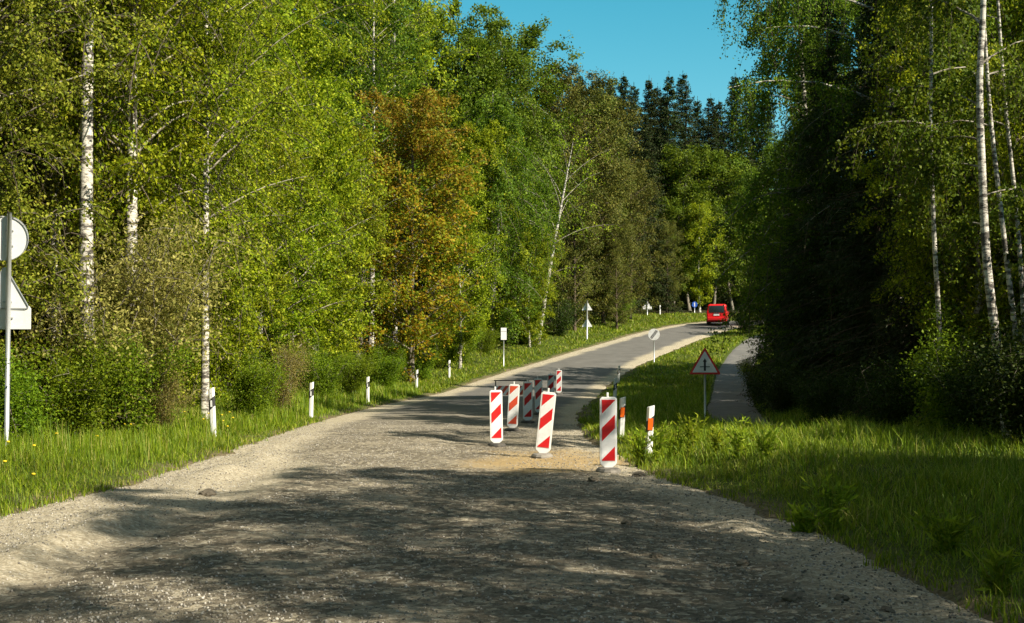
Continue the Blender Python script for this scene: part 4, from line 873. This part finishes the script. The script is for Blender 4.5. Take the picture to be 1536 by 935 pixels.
# crossroads warning sign
Yv = 33.5; x = wx(1057, Yv); z = gz(x, Yv); root = empty('warning_sign', (x, Yv, z), R(-8)); zc = lambda py: top_z(py, Yv) - z; pole(root, zc(530), .03)
pl = plate('plate', root, tri_poly(.84, zc(548), .05), -.048, -.044, M['redfilm'])
q = MB(); q.prism(tri_poly(.66, zc(548), .02), -.0515, -.0495); q.build('white_field', M['whitefilm'], pl)
q = MB(); q.prism([(-.028, zc(549) - .13), (.028, zc(549) - .13), (.028, zc(549) + .11), (.055, zc(549) + .11), (0, zc(549) + .20), (-.055, zc(549) + .11), (-.028, zc(549) + .11)], -.055, -.053); q.prism([(-.13, zc(549) - .035), (.13, zc(549) - .035), (.13, zc(549) - .013), (-.13, zc(549) - .013)], -.0585, -.0565); q.build('crossroads_symbol', M['black'], pl)
tag(root, 'red bordered triangular warning sign with a black crossroads symbol beside the path', 'road sign')
# end of restrictions disc
Yv = 79; x = wx(981, Yv); z = gz(x, Yv); root = empty('round_sign', (x, Yv, z), R(-10)); zc = lambda py: top_z(py, Yv) - z; pole(root, zc(500), .035)
pl = plate('disc', root, disc_poly(.36, 32, zc(502)), -.05, -.046, M['whitefilm']); q = MB()
for off in (-.07, -.035, 0, .035, .07):
    hl = math.sqrt(.30 ** 2 - off ** 2); c, s_ = math.cos(R(52)), math.sin(R(52)); nx_, nz_ = -s_, c
    P1 = [(-c * hl + nx_ * (off + e), -s_ * hl + nz_ * (off + e)) for e in (-.011, .011)] + [(c * hl + nx_ * (off + e), s_ * hl + nz_ * (off + e)) for e in (.011, -.011)]
    q.prism([(a_, b_ + zc(502)) for a_, b_ in P1], -.0535, -.0515)
q.build('diagonal_bars', M['black'], pl); tag(root, 'round white sign with a dark diagonal band on the right side of the road', 'road sign')
# small white rectangular sign
Yv = 76; x = wx(755.5, Yv); z = gz(x, Yv); root = empty('rectangular_sign', (x, Yv, z), R(5)); zc = lambda py: top_z(py, Yv) - z; pole(root, zc(494), .03)
pl = plate('plate', root, [(-.17, zc(510)), (.17, zc(510)), (.17, zc(492)), (-.17, zc(492))], -.05, -.046, M['whitefilm']); q = MB(); q.prism([(-.15, zc(497) - .02), (.15, zc(497) - .02), (.15, zc(497)), (-.15, zc(497))], -.0535, -.0515); q.build('dark_line', M['black'], pl)
tag(root, 'small white rectangular sign on the left verge', 'road sign')
# two triangle backs on one pole
Yv = 95; x = wx(880.5, Yv); z = gz(x, Yv); root = empty('sign_post', (x, Yv, z), R(-6)); zc = lambda py: top_z(py, Yv) - z; pole(root, zc(451), .06)
for py in (461, 486): 
    tp = plate('triangle_plate', root, tri_poly(.80, zc(py), .05), .066, .072); q = MB(); q.box((0, .063, zc(py)), (.3, .006, .04)); q.build('bracket', M['zinc'], tp)
tag(root, 'grey pole with two triangular plates seen from behind on the left verge', 'road sign')
# far sign with triangle and plate
Yv = 119; x = wx(971, Yv); z = gz(x, Yv); root = empty('sign_post', (x, Yv, z)); zc = lambda py: top_z(py, Yv) - z; pole(root, zc(452), .04)
plate('triangle_plate', root, tri_poly(.85, zc(459), .05), .046, .052); plate('rectangle_plate', root, [(-.42, zc(464)), (.42, zc(464)), (.42, zc(460)), (-.42, zc(460))], .054, .06)
tag(root, 'white backed sign at the far bend left of the small white post', 'road sign')
# blue sign at the far bend
Yv = 131; x = wx(1042, Yv); z = gz(x, Yv); root = empty('blue_sign', (x, Yv, z)); zc = lambda py: top_z(py, Yv) - z; pole(root, zc(452), .035)
pl = plate('plate', root, disc_poly(.30, 28, zc(457)), -.05, -.045, M['bluefilm']); q = MB(); q.prism([(-.05, zc(457) - .2), (.05, zc(457) - .2), (.05, zc(457) + .2), (-.05, zc(457) + .2)], -.0535, -.0515); q.build('white_symbol', M['whitefilm'], pl)
tag(root, 'small round blue sign beyond the bend left of the red van', 'road sign')

# ------------------------------------------------------------------ red van
M['vanred'] = plain('red_car_paint', (.60, .010, .012), .25, dirt=.05, spec=.6)
M['glass'] = plain('tinted_glass', (.012, .014, .016), .06, dirt=0, spec=.7)
M['tail'] = plain('tail_lamp', (.55, .01, .01), .15, dirt=0)
M['tyre'] = plain('tyre_rubber', (.025, .025, .025), .9)
M['rim'] = plain('wheel_rim', (.4, .4, .42), .3, .8)
def van(x, y, rz):
    root = empty('red_van', (x, y, base_h(x, y) + .02), rz)      # drives towards its own +y, rear at -y
    W = .93
    def section(yy, z0, z1, w0, w1, w2, zs): return [(-w0, yy, z0), (-w1, yy, zs), (-w2, yy, z1 - .06), (-w2 + .12, yy, z1), (w2 - .12, yy, z1), (w2, yy, z1 - .06), (w1, yy, zs), (w0, yy, z0)]
    S = [section(-2.28, .42, 1.72, .84, .90, .74, .95), section(-2.20, .28, 1.84, .88, .95, .78, .98), section(-1.2, .26, 1.90, .90, .97, .80, .98), section(.3, .26, 1.90, .90, .97, .80, .98), section(.95, .26, 1.72, .90, .97, .78, .98),
         section(1.65, .26, 1.12, .90, .96, .84, .92), section(2.3, .30, .92, .86, .90, .80, .72), section(2.45, .40, .78, .78, .80, .70, .60)]
    n = 8; b = MB(); b.add(sum(S, []), [(i * n + j, i * n + (j + 1) % n, (i + 1) * n + (j + 1) % n, (i + 1) * n + j) for i in range(len(S) - 1) for j in range(n)] + [tuple(range(n - 1, -1, -1)), tuple(range((len(S) - 1) * n, len(S) * n))])
    body = b.build('body', M['vanred'], root, .03)
    q = MB(); q.add([(-.70, -2.32, 1.10), (.70, -2.32, 1.10), (.66, -2.30, 1.70), (-.66, -2.30, 1.70), (-.70, -2.15, 1.10), (.70, -2.15, 1.10), (.66, -2.15, 1.70), (-.66, -2.15, 1.70)], [(0, 1, 2, 3), (4, 7, 6, 5), (0, 4, 5, 1), (1, 5, 6, 2), (2, 6, 7, 3), (3, 7, 4, 0)]); q.build('rear_window', M['glass'], root)
    for s_ in (-1, 1):
        q = MB(); q.prism([(-2.0, 1.08), (.2, 1.08), (.2, 1.68), (-2.0, 1.66)], 0, .02); o = q.build('side_window', M['glass'], root); o.rotation_euler = (0, 0, R(90)); o.location = (s_ * .905 + (.01 if s_ > 0 else .01), 0, 0)
        q = MB(); q.box((s_ * .81, -2.285, 1.0), (.11, .06, .42)); q.build('tail_lamp', M['tail'], root, .015)
        q = MB(); q.box((s_ * 1.02, 1.0, 1.15), (.14, .10, .20)); q.build('mirror', M['vanred'], root, .03)
        for yy in (-1.45, 1.5):
            q = MB(); q.tube([(s_ * .96, yy, .33), (s_ * .74, yy, .33)], .33, 20); wh = q.build('wheel', M['tyre'], root, .02); q = MB(); q.tube([(s_ * .968, yy, .33), (s_ * .90, yy, .33)], .20, 14); q.build('rim', M['rim'], wh)
    q = MB(); q.box((0, -2.33, .50), (1.66, .14, .26)); q.build('bumper', M['vanred'], root, .04)
    q = MB(); q.box((-.02, -2.30, .86), (.52, .03, .12)); q.build('number_plate', M['whitefilm'], root, .004)
    q = MB(); q.box((0, -2.31, 1.0), (.5, .05, .05)); q.build('handle', M['rim'], root, .01)
    root.scale = (.94, .94, .94)
    tag(root, 'red van driving away at the far bend of the road', 'van')
van(wx(1077, 111), 111, R(-12))
